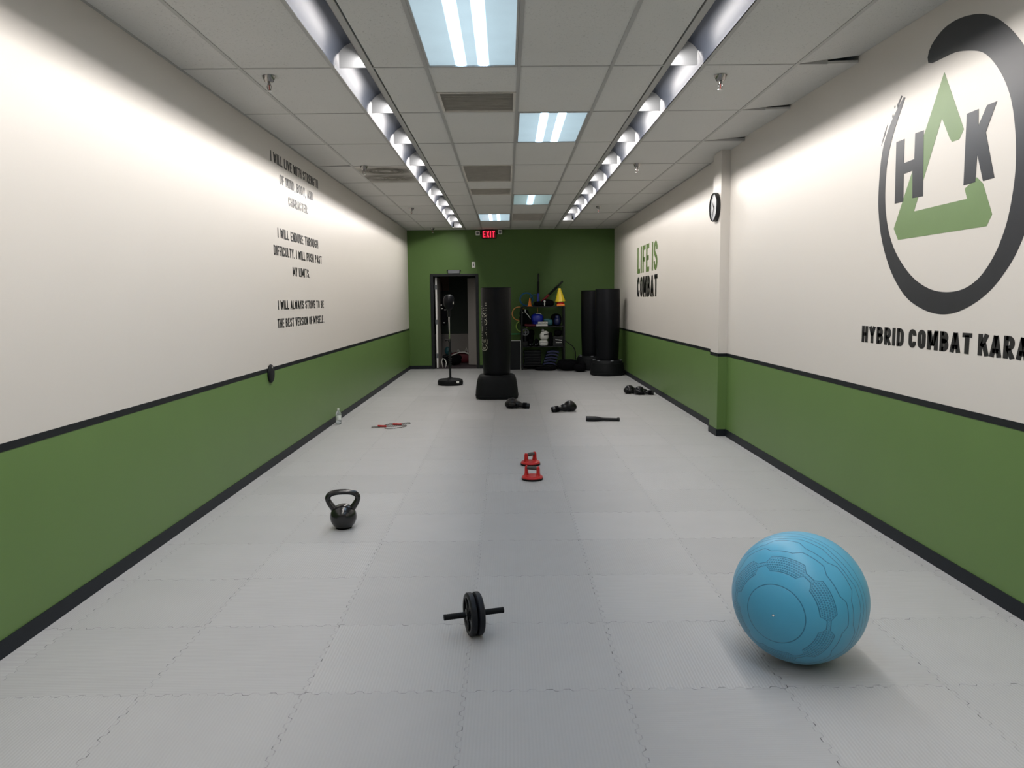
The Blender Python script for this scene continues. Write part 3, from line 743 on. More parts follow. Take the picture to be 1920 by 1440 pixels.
m = MB(); m.tube([(0, 0, .012), (-.03, .02, .14), (-.005, .03, .21), (.04, .02, .20), (.075, 0, .12), (.07, 0, .05), (.05, 0, .012)], .012, 8); m.obj('loop', M['offwhite'], t, smooth=0)
t = thing('wooden_sign', 'brown board high on the back room wall near the open door', 'board', (-1.52, BY, 1.75))
m = MB(); m.box(-.13, .09, -.025, 0, -.02, .42); m.obj('board', simple('brown_wood', (.16, .08, .05), .6), t, bevel=.003)

# ------------------------------------------------------------------ training gear on the floor
# exercise ball
BC = Vector((1.175, 2.995, .262)); BR = .262
_d = Vector((493.659, 1378.78, -591.222)).normalized(); _o = Vector((0, 0, CAM_H)) - BC
_b = _o.dot(_d); _t = -_b - math.sqrt(_b*_b - (_o.dot(_o) - BR*BR)); PV = (_o + _d*_t).normalized()
t = thing('exercise_ball', 'large light blue inflatable exercise ball on the grey mats, at the right', 'exercise ball', (BC.x, BC.y, 0))
m = MB(); m.ell((0, 0, 0), (BR, BR, BR), 96, 64); o = m.obj('ball', ball_mat(PV), t, smooth=0); o.location = (0, 0, BR); o.scale = (1.005, 1.005, .992)
q = Vector((0, 0, 1)).rotation_difference(PV)
m = MB(); m.lathe([(.0075, -.004), (.0075, .0015), (.005, .002)], 20); o = m.obj('valve_ring', simple('dark_teal_ring', (.01, .05, .09), .5), t, smooth=40)
o.rotation_mode = 'QUATERNION'; o.rotation_quaternion = q; o.location = Vector((0, 0, BR)) + PV*BR*.997
m = MB(); m.lathe([(.0042, .0), (.0042, .0030), (.003, .0036)], 16); o = m.obj('valve_plug', M['white'], t, smooth=40)
o.rotation_mode = 'QUATERNION'; o.rotation_quaternion = q; o.location = Vector((0, 0, BR)) + PV*BR*.997

# ab wheel
ax0 = Vector((-.283, 3.222, .094)); ax1 = Vector((-.023, 3.299, .094)); c = (ax0+ax1)/2; ang = math.atan2(ax1.y-ax0.y, ax1.x-ax0.x); Lh = (ax1-ax0).length/2
t = thing('ab_wheel', 'black double ab roller wheel with short bar handles, in the foreground', 'ab roller', (c.x-.006, c.y, 0), ang)
RX = Matrix.Translation((0, 0, .094)) @ Matrix.Rotation(PI/2, 4, 'Y')
for sx in (-1, 1):
    m = MB(); m.X = RX @ Matrix.Translation((0, 0, sx*.0165))
    m.lathe([(.080, -.0145), (.088, -.014), (.0935, -.009), (.094, 0), (.0935, .009), (.088, .014), (.080, .0145)], 56, caps=False); ty = m.obj('tyre', M['rubber_wheel'], t, smooth=40)
    m = MB(); m.X = RX @ Matrix.Translation((0, 0, sx*.0165))
    m.lathe([(.081, -.0145), (.081, .0145), (.072, .0145), (.070, .006), (.070, -.006), (.072, -.0145), (.081, -.0145)], 48, caps=False)
    m.lathe([(.071, -.005), (.071, .005)], 48); m.lathe([(.026, -.019), (.026, .019)], 24)
    for k in range(5):
        m.X = RX @ Matrix.Translation((0, 0, sx*.0165)) @ Matrix.Rotation(k*2*PI/5, 4, 'Z'); m.box(.02, .073, -.008, .008, -.012, .012)
    wh = m.obj('wheel', M['black'], t, smooth=35); ty.parent = wh
m = MB(); m.X = RX; m.tube([(0, 0, -.125), (0, 0, .125)], .0065, 12); m.obj('axle', M['steel'], t, smooth=40)
for sx in (-1, 1):
    m = MB(); m.X = RX; z0, z1 = .040*sx, Lh*sx
    pr = [(.0135, z0), (.0125, z0+sx*.006)] + [(.0125+.0007*(i % 2), z0+(z1-z0)*(.08+.84*i/17)) for i in range(18)] + [(.0138, z1-sx*.006), (.0130, z1)]
    m.lathe(pr, 20); m.obj('handle', M['black_soft'], t, smooth=40)

# kettlebell
t = thing('kettlebell', 'black glossy kettlebell standing on the mats left of centre', 'kettlebell', (-1.083, 4.90, 0), math.radians(6))
m = MB(); R = .0855
prof = [(.050, 0), (.054, .003)] + [(R*math.cos(a), .076+R*math.sin(a)) for a in [(-62+i*9.5)*PI/180 for i in range(15)]] + [(.022, .1585), (.008, .1605)]
m.lathe(prof, 48); m.obj('bell', M['iron'], t, smooth=45)
hp = [(-.050, .118), (-.070, .145), (-.092, .178), (-.098, .202), (-.089, .222), (-.064, .235), (-.025, .240), (.025, .240), (.064, .235), (.089, .222), (.098, .202), (.092, .178), (.070, .145), (.050, .118)]
hp = resample(smooth_pts(hp, 2), 44)
m = MB(); m.tube([(x, 0, z) for x, z in hp], [.0225 - .0045*min(1, max(0, (z-.12)/.06)) for x, z in hp], 18); m.obj('handle', M['iron'], t, smooth=60)
m = MB(); m.X = Matrix.Translation((0, -R*.93, .085)) @ Matrix.Rotation(math.radians(88), 4, 'X'); m.lathe([(.030, -.006), (.030, .004), (.027, .0055)], 28); m.obj('badge', M['iron'], t, smooth=40)

# push-up discs
def pushup(loc, rz, label):
    t = thing('push_up_stand', label, 'push-up handle', loc, rz, 'rotating push-up stands')
    m = MB(); m.lathe([(.082, 0), (.088, .003), (.088, .014), (.084, .018)], 48); m.obj('base_ring', M['black_soft'], t, smooth=40)
    m = MB(); m.lathe([(.086, .016), (.086, .024), (.080, .032), (.062, .036), (.0, .037)], 48, caps=False); m.obj('turntable', M['red'], t, smooth=35)
    for sx in (-1, 1):
        m = MB(); m.X = Matrix.Translation((sx*.052, 0, .032)); m.lathe([(.026, 0), (.021, .008), (.0175, .03), (.0165, .062), (.013, .077), (.006, .081)], 22, sx=.72, sy=1.15, e=2.6)
        m.obj('upright', M['red'], t, smooth=45)
    m = MB(); m.tube([(-.045, 0, .094), (-.02, 0, .096), (.02, 0, .096), (.045, 0, .094)], [.0125, .016, .016, .0125], 16); m.obj('grip', M['grip'], t, smooth=50)
    return t
pu = pushup((.196, 6.205, 0), math.radians(-24), 'front one of two red push-up stands, its grip facing the camera')
dup(pu, 'rear one of two red push-up stands, its grip turned away to the right', (.198, 6.775, 0), math.radians(42))

# short bat
t = thing('training_bat', 'short black bat lying on the mats near the right wall', 'bat', (.951, 9.23, 0), math.atan2(-.02, .406))
m = MB(); m.X = Matrix.Translation((0, 0, .033)) @ Matrix.Rotation(PI/2+.035, 4, 'Y')
m.lathe([(.030, 0), (.0325, .003), (.033, .02), (.033, .11), (.031, .135), (.026, .165), (.0215, .19), (.0195, .22), (.0195, .375), (.0195, .382)], 28); m.obj('barrel', M['black'], t, smooth=30)
m = MB(); m.X = Matrix.Translation((0, 0, .033)) @ Matrix.Rotation(PI/2+.035, 4, 'Y'); m.lathe([(.0195, .376), (.0265, .383), (.0275, .392), (.0265, .404), (.015, .408)], 24); m.obj('knob', M['black'], t, smooth=40)

# boxing gloves
def glove(loc, rz, label, mat='leather', sc=1.0, tilt=0.0, group='black boxing gloves left on the mats', cuffl=.13):
    t = thing('boxing_glove', label, 'boxing glove', loc, rz, group)
    m = MB()
    m.ell((.075, 0, .070), (.074, .062, .068), 28, 18); m.ell((.115, .005, .055), (.052, .057, .053), 24, 14); m.ell((.015, 0, .052), (.07, .048, .048), 24, 14)
    b = m.obj('fist', M[mat], t, smooth=0)
    rm = b.modifiers.new('merge', 'REMESH'); rm.mode = 'VOXEL'; rm.voxel_size = .006; rm.use_smooth_shade = True
    smm = b.modifiers.new('soft', 'SMOOTH'); smm.iterations = 6
    m = MB(); m.tube([(.02, .045, .045), (.05, .066, .055), (.09, .064, .060), (.118, .046, .060)], [.018, .024, .023, .014], 14); m.obj('thumb', M[mat], t, smooth=0)
    m = MB(); m.X = Matrix.Translation((-.02, 0, .045)) @ Matrix.Rotation(-PI/2-.1, 4, 'Y')
    m.lathe([(.036, -.02), (.041, .0), (.043, cuffl*.6), (.046, cuffl-.01), (.044, cuffl), (.038, cuffl-.003), (.034, .02)], 24, sx=.78, caps=False); m.obj('cuff', M[mat], t, smooth=50)
    m = MB(); m.X = Matrix.Translation((-.02, 0, .045)) @ Matrix.Rotation(-PI/2-.1, 4, 'Y'); m.lathe([(.0445, cuffl*.35), (.0455, cuffl*.36), (.0465, cuffl*.72), (.0455, cuffl*.73)], 24, sx=.80, caps=False); m.obj('wrist_strap', M['cloth_black'], t, smooth=40)
    for k in t.children: k.scale = (sc, sc, sc)
    return t
glove((.138, 10.42, 0), math.radians(172), 'black boxing glove beside the base of the lettered bag, cuff pointing right', sc=1.08)
glove((.740, 10.05, 0), math.radians(12), 'black boxing glove between the lettered bag and the short bat, cuff pointing left', sc=1.08)
glove((1.985, 11.93, 0), math.radians(178), 'left glove of the black boxing glove pair by the right wall baseboard', sc=1.0)
glove((2.115, 11.78, 0), math.radians(170), 'right glove of the black boxing glove pair by the right wall baseboard', sc=.98)

# bottle
t = thing('water_bottle', 'clear plastic water bottle standing by the left wall baseboard', 'bottle', (-2.052, 9.20, 0))
gl = Sh('clear_plastic'); gl.b.inputs['Base Color'].default_value = (.85, .9, .9, 1); gl.b.inputs['Roughness'].default_value = .12
gl.b.inputs['Transmission Weight'].default_value = .8; gl.b.inputs['IOR'].default_value = 1.15; gl.l((.10 + gl.noise(60)*.1).s, gl.b.inputs['Roughness'])
m = MB(); m.lathe([(.022, 0), (.030, .006), (.0325, .02), (.031, .03), (.0325, .04), (.0325, .125), (.031, .135), (.024, .155), (.0125, .170), (.0115, .180)], 28); bb = m.obj('bottle_body', gl.mat, t, smooth=50)
m = MB(); m.lathe([(.0140, .178), (.0145, .180), (.0145, .192), (.0125, .194)], 20); m.obj('cap', M['white'], t, smooth=40)
m = MB(); m.lathe([(.0329, .055), (.0331, .056), (.0331, .112), (.0329, .113)], 28, caps=False); m.obj('paper_label', simple('pale_label', (.62, .66, .62), .5, noise=.35, nscale=60), bb, smooth=40)

# skipping rope
t = thing('skipping_rope', 'thin skipping rope with two red handles coiled on the mats at left', 'skipping rope', (-1.40, 8.98, 0))
def P2(L): return [(a, b*1.45-.05, .004+.002*((i*7) % 3)) for i, (a, b) in enumerate(resample(smooth_pts(L, 3), 90))]
m = MB(); m.tube(P2([(-.11, -.02), (-.17, .03), (-.21, .02), (-.20, -.03), (-.15, -.02), (-.08, .07), (-.04, .16), (.04, .19), (.09, .14), (.16, .20), (.21, .22), (.22, .15), (.13, .12), (.07, .09)]), .0040, 6)
m.tube(P2([(.07, .09), (.0, .10), (-.10, .08), (-.06, .02), (.04, .02), (.12, .06), (.19, .08), (.20, .02), (.12, -.05), (.02, -.09), (-.04, -.07)]), .0040, 6)
m.obj('cord', M['rope'], t, smooth=0)
for (x, y, a) in ((-.085, -.045, math.radians(-17)), (.075, .085, math.radians(-8))):
    m = MB(); m.X = Matrix.Translation((x, y, .015)) @ Matrix.Rotation(a, 4, 'Z') @ Matrix.Rotation(PI/2, 4, 'Y')
    m.lathe([(.006, -.055), (.012, -.050), (.013, -.02), (.011, .03), (.0135, .050), (.008, .056)], 16); m.obj('handle', M['dark_red'], t, smooth=40)

# reflex bag stand
t = thing('reflex_bag_stand', 'reflex bag on a tall spring pole with round base, in front of the doorway', 'punching bag stand', (-1.013, 13.52, 0))
m = MB(); m.lathe([(.205, 0), (.222, .012), (.226, .05), (.218, .085), (.185, .105), (.11, .113), (.05, .122), (.035, .13)], 56); m.obj('base', M['black_soft'], t, smooth=45)
m = MB(); m.box(.120, .165, -.190, -.17, .045, .080); m.obj('sticker', M['white'], t)
m = MB(); m.tube([(0, 0, .12), (0, 0, .78)], .020, 16); m.obj('lower_pole', M['black'], t, smooth=50)
m = MB(); m.tube([(0, 0, .76), (-.004, 0, 1.24)], .011, 14); m.obj('upper_pole', M['chrome'], t, smooth=50)
m = MB(); m.lathe([(.028, .76), (.028, .80), (.020, .815)], 18); m.tube([(-.02, 0, .79), (-.06, -.01, .79)], .009, 8); m.ell((-.065, -.01, .79), (.016, .016, .022), 12, 8); m.obj('adjuster_knob', M['black'], t, smooth=45)
m = MB(); pts = [(.026*math.cos(a*.9), .026*math.sin(a*.9), .36+.0052*a) for a in range(36)]; m.tube(pts, .006, 6); m.lathe([(.032, .33), (.032, .36)], 16); m.lathe([(.032, .545), (.032, .575)], 16); m.obj('spring', M['black'], t, smooth=45)
m = MB(); m.lathe([(.03, 1.20), (.034, 1.24), (.030, 1.30), (.05, 1.345), (.04, 1.37)], 20); m.obj('bag_collar', M['black'], t, smooth=45)
m = MB(); m.lathe([(.02, 1.315), (.052, 1.335), (.085, 1.385), (.103, 1.45), (.100, 1.51), (.078, 1.56), (.04, 1.583), (.006, 1.588)], 36); m.obj('bag', M['vinyl'], t, smooth=60)
m = MB(); m.X = Matrix.Translation((.078, -.075, 1.44)) @ Matrix.Rotation(math.radians(-40), 4, 'Z'); m.box(-.014, .014, -.006, .006, -.022, .022); m.obj('bag_logo', M['steel'], t, bevel=.003)

# free standing bags
def standing_bag(loc, rz, label, e=3.0, base_r=.315, base_h=.355, bag_r=.228, top=1.665, text=False, knobs=False, group='freestanding punching bags'):
    t = thing('freestanding_punching_bag', label, 'punching bag', loc, rz, group)
    m = MB(); b = base_r
    m.lathe([(b*.90, 0), (b*.985, .012), (b, .04), (b*.985, .12), (b*.94, .24), (b*.90, base_h-.06), (b*.85, base_h-.02), (b*.76, base_h), (b*.5, base_h+.004)], 64, e=e)
    m.obj('base', M['black_soft'], t, smooth=40)
    m = MB(); m.lathe([(b*1.004, .045), (b*1.012, .052), (b*1.004, .059)], 64, e=e, caps=False); m.obj('base_seam', M['black_soft'], t, smooth=40)
    z0 = base_h + .008
    m = MB(); m.lathe([(bag_r*.86, z0-.02), (bag_r*.90, z0), (bag_r*.91, z0+.10), (bag_r*.95, z0+.30), (bag_r*.99, z0+.55), (bag_r, z0+.8), (bag_r, top-.03), (bag_r*.985, top-.008), (bag_r*.95, top), (bag_r*.3, top+.004)], 64); m.obj('bag', M['vinyl'], t, smooth=35)
    m = MB(); m.lathe([(bag_r*.985, top-.004), (bag_r*.99, top+.003), (bag_r*.965, top+.004)], 64, caps=False); m.obj('top_piping', M['black_soft'], t, smooth=40)
    if knobs:
        for k in range(6):
            a = k*PI/3 + .26; m = MB(); m.X = Matrix.Translation((b*.80*math.cos(a), b*.80*math.sin(a), base_h-.012)); m.lathe([(.035, 0), (.033, .012), (.02, .018)], 14); m.obj('filler_cap', M['grey'], t, smooth=40)
    # stitched seam creases
    m = MB()
    for i in range(9):
        z = .85 + i*.055; a = math.radians(-38 + (i % 3)*3)
        m.tube([(bag_r*1.0*math.cos(a+j*.04), bag_r*1.0*math.sin(a+j*.04), z+.004*math.sin(j)) for j in range(int(4+i % 3*2))], .0022, 5)
    m.obj('crease', M['vinyl'], t, smooth=50)
    return t
cb = standing_bag((-.163, 11.66, 0), 0, 'freestanding black punching bag with outlined lettering down its side, nearest of three', e=4.0, base_r=.325)
def bag_wrap(a, b, d):      # a runs up the bag, b around it
    z = .735 + a; r = .2262 + d + .0012*min(1, max(0, (z-.9)/.3)); th = math.radians(-90) - math.radians(38) - b/.228
    return (r*math.cos(th), r*math.sin(th), z)
def wrap(a, b, d): return bag_wrap(a, b, d)
lo_ = cb
for nm, grow, dep, mt in (('lettering_outline', .10, .0025, 'grip2'), ('lettering_fill', -.05, .0035, 'vinyl')):
    m = MB()
    if mt == 'grip2': M['grip2'] = simple('pale_grey_outline', (.42, .41, .34), .5)
    text_mesh(m, 'CENTURY.', .22, wrap, .70, .135, W=.62, gap=.16, depth=dep, grow=grow); lo_ = m.obj(nm, M[mt], lo_)
standing_bag((1.965, 15.02, 0), .5, 'freestanding black punching bag right in the corner by the right wall, the front one', e=2.2, base_r=.325, base_h=.30, bag_r=.238, top=1.675, knobs=True)
standing_bag((1.795, 16.27, 0), .2, 'freestanding black punching bag half hidden behind the one in the right corner', e=2.3, base_r=.335, base_h=.30, bag_r=.228, top=1.665, knobs=True)

# ------------------------------------------------------------------ storage rack and what is on it
RX0, RX1, RY0, RY1 = .300, 1.232, 16.28, 16.66
t = thing('storage_rack', 'black four-tier storage rack against the green back wall', 'shelf', (.766, 16.47, 0))
for sx in (-1, 1):
    for sy in (-1, 1):
        m = MB(); x = sx*(RX1-RX0)/2; y = sy*(RY1-RY0)/2
        m.box(min(x, x-sx*.035), max(x, x-sx*.035), min(y, y-sy*.035), max(y, y-sy*.035), 0, 1.3445); m.obj('post', M['black'], t, bevel=.003)
SHZ = [.10, .50, .925, 1.345]
for z in SHZ:
    m = MB(); m.box(-.462, .462, -.185, .185, z-.018, z); m.obj('shelf_board', M['black'], t, bevel=.003)
def item(name, label, cat, loc, rz=0, group=None): return thing(name, label, cat, loc, rz, group)
def blob(name, label, cat, loc, ells, mat, group=None, part='body', rz=0):
    t = item(name, label, cat, loc, rz, group); m = MB()
    for c, r in ells: m.ell(c, r, 20, 12, 2.6)
    m.obj(part, M[mat], t, smooth=0); return t
Z3, Z2, Z1, Z0 = 1.345, .925, .50, .10
t = item('training_cone', 'small orange cone on top of the storage rack', 'cone', (.492, 16.42, Z3))
m = MB(); m.box(-.058, .058, -.058, .058, 0, .012); m.obj('foot', M['orange'], t, bevel=.003)
m = MB(); m.lathe([(.046, .010), (.030, .07), (.012, .165), (.008, .180)], 24); m.obj('cone', M['orange'], t, smooth=50)
t = item('training_cone', 'tall yellow cone with orange base on the right end of the rack top', 'cone', (1.145, 16.40, Z3))
m = MB(); m.box(-.085, .085, -.085, .085, 0, .045); m.obj('foot', M['orange'], t, bevel=.012)
m = MB(); m.lathe([(.078, .045), (.079, .075)], 24); m.obj('red_band', M['red'], t, smooth=30)
m = MB(); m.X = Matrix.Rotation(-.06, 4, 'Y'); m.lathe([(.110, .095), (.112, .10), (.075, .22), (.036, .345), (.030, .375), (.022, .38)], 10); m.obj('cone', M['yellow'], t)
m = MB(); m.X = Matrix.Translation((-.02, -.0, 0))
for i in range(5): m.box(-.004+i*-.004*0, .006, -.102+i*.0135, -.096+i*.0135, .14+.045*i, .160+.045*i)
m.obj('slot', M['orange'], t)
def baton(label, a, b, matlow, loc):
    t = item('foam_baton', label, 'training stick', loc, 0, 'foam batons on the rack')
    A, B = Vector(a), Vector(b)
    m = MB(); m.tube([A, A.lerp(B, .36)], .026, 14); m.obj('coloured_sleeve', M[matlow], t, smooth=50)
    m = MB(); m.tube([A.lerp(B, .36), A.lerp(B, .74)], .024, 14); m.obj('foam_sleeve', M['black_soft'], t, smooth=50)
    m = MB(); m.tube([A.lerp(B, .74), B], .019, 12); m.obj('grip', M['black'], t, smooth=50)
baton('upright black and blue foam baton rising from the rack top', (0, 0, .03), (.015, .05, .70), 'blue', (.672, 16.56, Z3))
baton('slanting black and red foam baton leaning right on the rack top', (0, 0, .05), (.47, .06, .50), 'redfoam', (.735, 16.54, Z3+.03))
blob('equipment_bag', 'low black bag in the middle of the rack top', 'bag', (.80, 16.40, Z3), [((-.08, 0, .054), (.15, .09, .054)), ((.06, .0, .074), (.12, .09, .074)), ((.13, .0, .065), (.08, .09, .064))], 'cloth_black')
blob('pale_buckle_strap', 'small pale buckle on the black bag on the rack top', 'strap', (.80, 16.29, Z3), [((0, .0, .105), (.022, .012, .020)), ((0, .01, .05), (.012, .010, .05))], 'offwhite')
# hoops
def hoop(label, c, r, mat, rot, th=.011):
    t = item('agility_ring', label, 'ring', c, 0, 'agility rings by the rack'); m = MB(); m.X = rot
    m.tube([(r*math.cos(a*PI/24), 0, r*math.sin(a*PI/24)) for a in range(48)], th, 8, closed=True); m.obj('ring', M[mat], t, smooth=0)
    return t
hoop('dark blue agility ring standing on the rack top behind the small cone', (.425, 16.62, Z3+.153), .135, 'blue_ring', Matrix.Rotation(.12, 4, 'X'), .016)
hoop('second dark blue agility ring, leaning behind the upright baton', (.60, 16.60, Z3+.132), .118, 'blue_ring', Matrix.Rotation(.1, 4, 'X') @ Matrix.Rotation(.5, 4, 'Z'))
hoop('orange agility ring hanging on the left side of the rack', (.262, 16.68, 1.19), .145, 'orange_ring', Matrix.Rotation(.12, 4, 'X'))
hoop('lime agility ring hanging on the left side of the rack under the orange one', (.320, 16.71, .915), .118, 'lime_ring', Matrix.Rotation(.1, 4, 'X'))
hoop('green agility ring resting flat on the dark panel beside the rack', (.18, 16.55, .755), .115, 'green_ring', Matrix.Rotation(PI/2-.06, 4, 'X'))
# upper shelf
t = blob('gear_bag', 'black bulging bag at the left of the upper rack shelf', 'bag', (.390, 16.45, Z2), [((0, 0, .14), (.125, .125, .138)), ((-.02, .0, .27), (.10, .11, .09))], 'cloth_black')
m = MB(); m.tube([(-.01, -.1, .31), (.06, -.13, .24), (.11, -.12, .16)], .007, 6); m.obj('piping', M['offwhite'], t)
m = MB(); m.box(-.012, .008, -.14, -.13, .30, .36); m.box(-.06, -.045, -.135, -.125, .28, .31); m.obj('tag', M['offwhite'], t)
t = blob('training_helmet', 'bright blue padded helmet on the upper rack shelf', 'helmet', (.648, 16.49, Z2), [((0, 0, .155), (.135, .12, .115)), ((0, .0, .075), (.11, .10, .075))], 'blue')
m = MB(); m.tube([(-.03, -.09, .262), (.0, -.085, .268), (.05, -.085, .265), (.09, -.075, .25)], .006, 6); m.obj('rim', M['offwhite'], t)
m = MB(); m.tube([(.0, .0, .26), (.015, .0, .33), (.005, .02, .41)], .005, 6); m.obj('chin_cord', M['orange_ring'], t)
blob('sparring_glove', 'teal sparring glove on the upper rack shelf, right of the blue helmet', 'glove', (.905, 16.46, Z2), [((0, 0, .073), (.075, .08, .072)), ((-.05, -.02, .125), (.07, .05, .03))], 'teal')
blob('sparring_glove', 'dark blue sparring glove at the right of the upper rack shelf', 'glove', (1.075, 16.42, Z2), [((0, 0, .095), (.07, .09, .092)), ((.0, 0, .18), (.05, .06, .05))], 'darkblue')
# things hung just under that shelf
t = item('foam_board_pair', 'two pale stacked break boards on the middle rack shelf level', 'board', (.735, 16.33, Z2))
t.location = (.735, 16.30, Z2)
m = MB(); m.X = Matrix.Rotation(.05, 4, 'Z'); m.box(-.12, .125, -.05, .05, .004, .045); m.obj('lower_board', M['offwhite'], t, bevel=.008)
m = MB(); m.X = Matrix.Rotation(.03, 4, 'Z'); m.box(-.08, .13, -.05, .05, .052, .095); m.obj('upper_board', M['offwhite'], t, bevel=.010)
m = MB()
for i in range(7): m.box(-.05+.024*i, -.035+.024*i, -.0535, -.0515, .064+.003*(i % 2), .078+.003*(i % 3))
m.obj('printed_mark', M['black'], t)
blob('flat_target_pad', 'flat dark red target pad at the left of the upper rack shelf edge', 'pad', (.50, 16.29, Z2), [((0, 0, .025), (.13, .06, .024)), ((-.08, 0, .03), (.05, .04, .022))], 'maroon')
# middle shelf
t = item('exercise_wheel_grey', 'grey ringed wheel on the left of the middle rack shelf', 'wheel', (.392, 16.42, Z1))
m = MB(); m.X = Matrix.Translation((0, 0, .30)) @ Matrix.Rotation(PI/2, 4, 'X'); m.lathe([(.075, -.03), (.082, -.02), (.082, .02), (.075, .03), (.055, .03), (.05, .0), (.055, -.03)], 28, caps=False); m.lathe([(.028, -.035), (.028, .035)], 18); m.box(-.055, .055, -.01, .01, -.02, .02); m.box(-.01, .01, -.055, .055, -.02, .02); m.obj('wheel', M['grey'], t, smooth=40)
m = MB(); m.box(-.05, .05, -.05, .05, 0, .10); m.box(-.02, .02, -.02, .02, .10, .222); m.obj('stand', M['black'], t, bevel=.006)
for i, (x, z, lab) in enumerate(((.505, .0, 'dark sparring shoe beside the grey wheel on the middle rack shelf'), (.625, .0, 'dark sparring shoe left of the white gloves on the middle rack shelf'))):
    t = blob('sparring_shoe', lab, 'shoe', (x, 16.335, Z1), [((0, -.02, .045), (.055, .09, .045)), ((0, .04, .09), (.045, .05, .07))], 'cloth_black')
    m = MB(); m.box(-.03, -.01, -.118, -.10, .03, .055); m.obj('toe_patch', M['grey'], t)
    m = MB(); m.box(.015, .03, -.118, -.10, .05, .065); m.obj('side_patch', M['grey'], t)
wg1 = item('white_boxing_glove', 'lower white boxing glove on the middle rack shelf', 'boxing glove', (.775, 16.36, Z1), 0, 'white boxing gloves on the rack')
m = MB(); m.ell((0, 0, .065), (.098, .10, .064), 24, 14, 3.2); m.obj('cuff', M['offwhite'], wg1, smooth=0)
m = MB(); m.tube([(-.08, -.095, .09), (0, -.108, .092), (.08, -.095, .09)], .004, 6); m.obj('seam', M['grey'], wg1)
wg2 = item('white_boxing_glove', 'upper white boxing glove resting on the other on the middle rack shelf', 'boxing glove', (.79, 16.36, Z1+.1295), .1, 'white boxing gloves on the rack')
m = MB(); m.ell((0, 0, .085), (.095, .10, .085), 24, 16, 2.5); m.ell((.01, .0, .15), (.085, .08, .05), 20, 12); m.obj('fist', M['offwhite'], wg2, smooth=0)
m = MB(); m.tube([(-.02, -.11, .115), (.04, -.112, .125), (.08, -.09, .13)], .010, 8); m.obj('thumb_gap', M['black'], wg2)
m = MB(); m.ell((-.03, -.02, .21), (.05, .06, .03), 16, 10); m.obj('cuff', M['steel'], wg2, smooth=0)
t = item('equipment_box', 'black box with two pale lines of print on the middle rack shelf', 'box', (1.085, 16.45, Z1))
m = MB(); m.box(-.105, .105, -.12, .12, 0, .205); m.obj('carton', M['black'], t, bevel=.004)
m = MB()
for i in range(8):
    m.box(-.055+.018*i, -.042+.018*i, -.1235, -.1212, .128-.002*i, .146-.002*i)
    if i > 0: m.box(-.065+.018*i, -.052+.018*i, -.1235, -.1212, .066+.002*(i % 2), .080+.002*(i % 2))
m.obj('print_marks', M['offwhite'], t)
blob('padded_vest', 'black padded vest behind the grey wheel on the middle rack shelf', 'vest', (.46, 16.56, Z1), [((0, 0, .16), (.12, .07, .16)), ((.06, 0, .27), (.07, .06, .08))], 'cloth_black')
blob('focus_mitt', 'black focus mitt between the white gloves and the printed box', 'mitt', (.93, 16.42, Z1), [((0, 0, .11), (.045, .09, .11)), ((.0, 0, .23), (.035, .07, .06))], 'cloth_black')
blob('head_guard', 'black head guard at the back of the middle rack shelf, above the printed box', 'head guard', (1.09, 16.43, Z1+.2065), [((0, 0, .07), (.085, .09, .07))], 'cloth_black')
blob('shin_guard', 'black shin guard at the right end of the upper rack shelf', 'shin guard', (1.06, 16.60, Z2), [((0, 0, .13), (.12, .045, .13))], 'cloth_black')
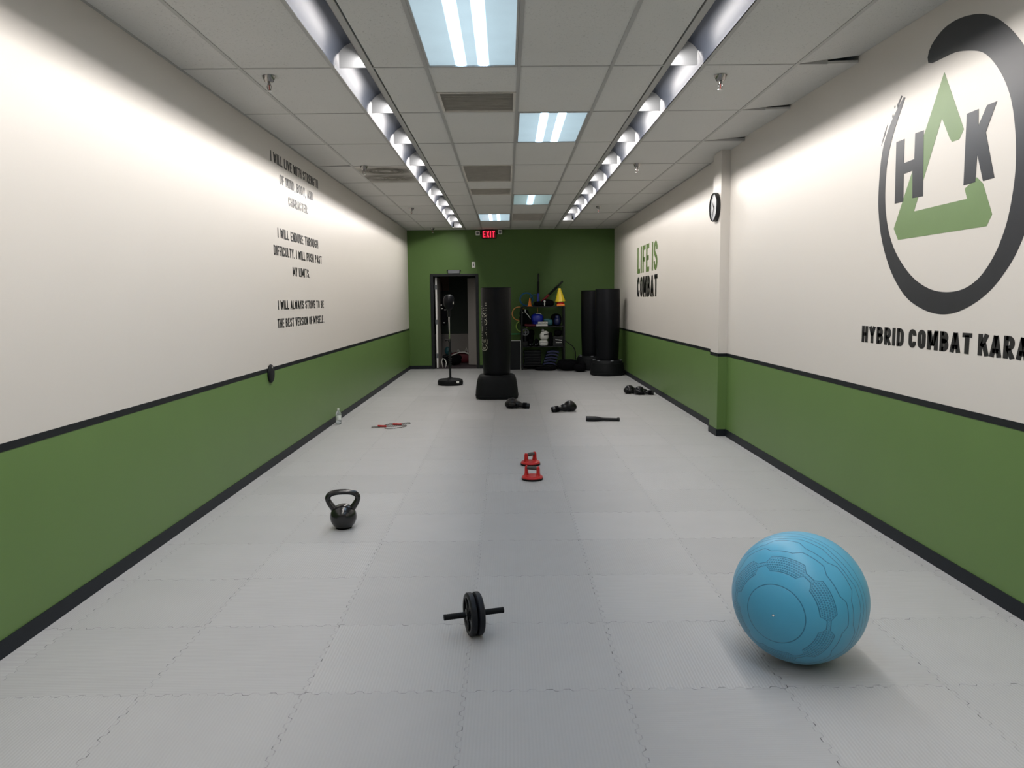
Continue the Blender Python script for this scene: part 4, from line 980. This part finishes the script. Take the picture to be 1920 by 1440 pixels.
# lower shelf and floor of the rack
for i in range(5):
    t = item('folded_mat', 'black pad in the left pile on the lowest rack shelf, %s from the bottom' % ordn[i].replace('closest', 'first'), 'pad', (.535, 16.42, Z0+.001+i*.062), .02*(i % 3-1), 'black pads piled low on the rack')
    m = MB(); m.box(-.185+.01*(i % 2), .185, -.14, .14, 0, .060); m.obj('pad', M['vinyl'], t, bevel=.014)
for i in range(5):
    t = item('curved_strike_shield', 'dark blue curved pad beside the black pads, %s from the bottom' % ordn[i].replace('closest', 'first'), 'pad', (.89+.02*i, 16.36+.0*i, Z0+.002+i*.062), 0, 'dark blue pads piled on the rack')
    m = MB(); n = 14
    for k in range(n):
        a0 = -1+2*k/n; a1 = -1+2*(k+1)/n
        m.add([(a0*.13, -.12, .025*(1-a0*a0)), (a1*.13, -.12, .025*(1-a1*a1)), (a1*.13, .12, .025*(1-a1*a1)), (a0*.13, .12, .025*(1-a0*a0)),
               (a0*.13, -.12, .025*(1-a0*a0)+.034), (a1*.13, -.12, .025*(1-a1*a1)+.034), (a1*.13, .12, .025*(1-a1*a1)+.034), (a0*.13, .12, .025*(1-a0*a0)+.034)],
              [(0, 3, 2, 1), (4, 5, 6, 7), (0, 1, 5, 4), (2, 3, 7, 6)] + ([(3, 0, 4, 7)] if k == 0 else []) + ([(1, 2, 6, 5)] if k == n-1 else []))
    m.obj('pad', M['darkblue'], t)
# dark panel beside the rack
t = item('leaning_panel', 'dark panel with pale edging standing left of the rack', 'panel', (.175, 16.40, 0))
m = MB(); m.box(-.125, .105, -.02, .02, 0, .615); m.obj('board', M['frame_black'], t, bevel=.002)
m = MB(); m.box(-.125, .118, -.022, .022, .616, .628); m.obj('top_edging', M['offwhite'], t); m = MB(); m.box(.106, .118, -.022, .022, 0, .615); m.obj('side_edging', M['offwhite'], t)
# duffels on the floor
blob('duffel_bag', 'black duffel bag on the floor right of the rack', 'bag', (1.28, 16.03, 0), [((0, 0, .12), (.21, .17, .12)), ((-.10, 0, .13), (.14, .15, .11))], 'cloth_black')
t = blob('duffel_bag', 'smaller black duffel bag squeezed against the base of the rear punching bag', 'bag', (1.50, 15.72, 0), [((0, 0, .085), (.13, .10, .085)), ((.04, .02, .13), (.08, .08, .08))], 'cloth_black')
blob('rolled_jacket', 'flat black bundle on the floor in front of the rack', 'bundle', (.86, 16.10, 0), [((0, 0, .05), (.18, .10, .05)), ((-.16, .02, .038), (.12, .07, .038))], 'cloth_black')
t = item('drooping_cable', 'thin dark cord drooping from the rack to the floor at its right side', 'cable', (1.24, 16.45, 0))
m = MB(); m.tube([(a, -.02, z) for a, z in resample(smooth_pts([(-.01, .62), (.05, .57), (.13, .52), (.19, .46), (.225, .38), (.23, .28), (.21, .02)], 3), 40)], .009, 8); m.obj('thick_cable', M['black'], t, smooth=0)
m = MB(); m.tube([(a, .01, z) for a, z in resample(smooth_pts([(.0, .56), (.06, .58), (.14, .52), (.20, .40), (.235, .26), (.20, .02)], 3), 40)], .004, 6); m.obj('thin_cable', M['rope'], t, smooth=0)
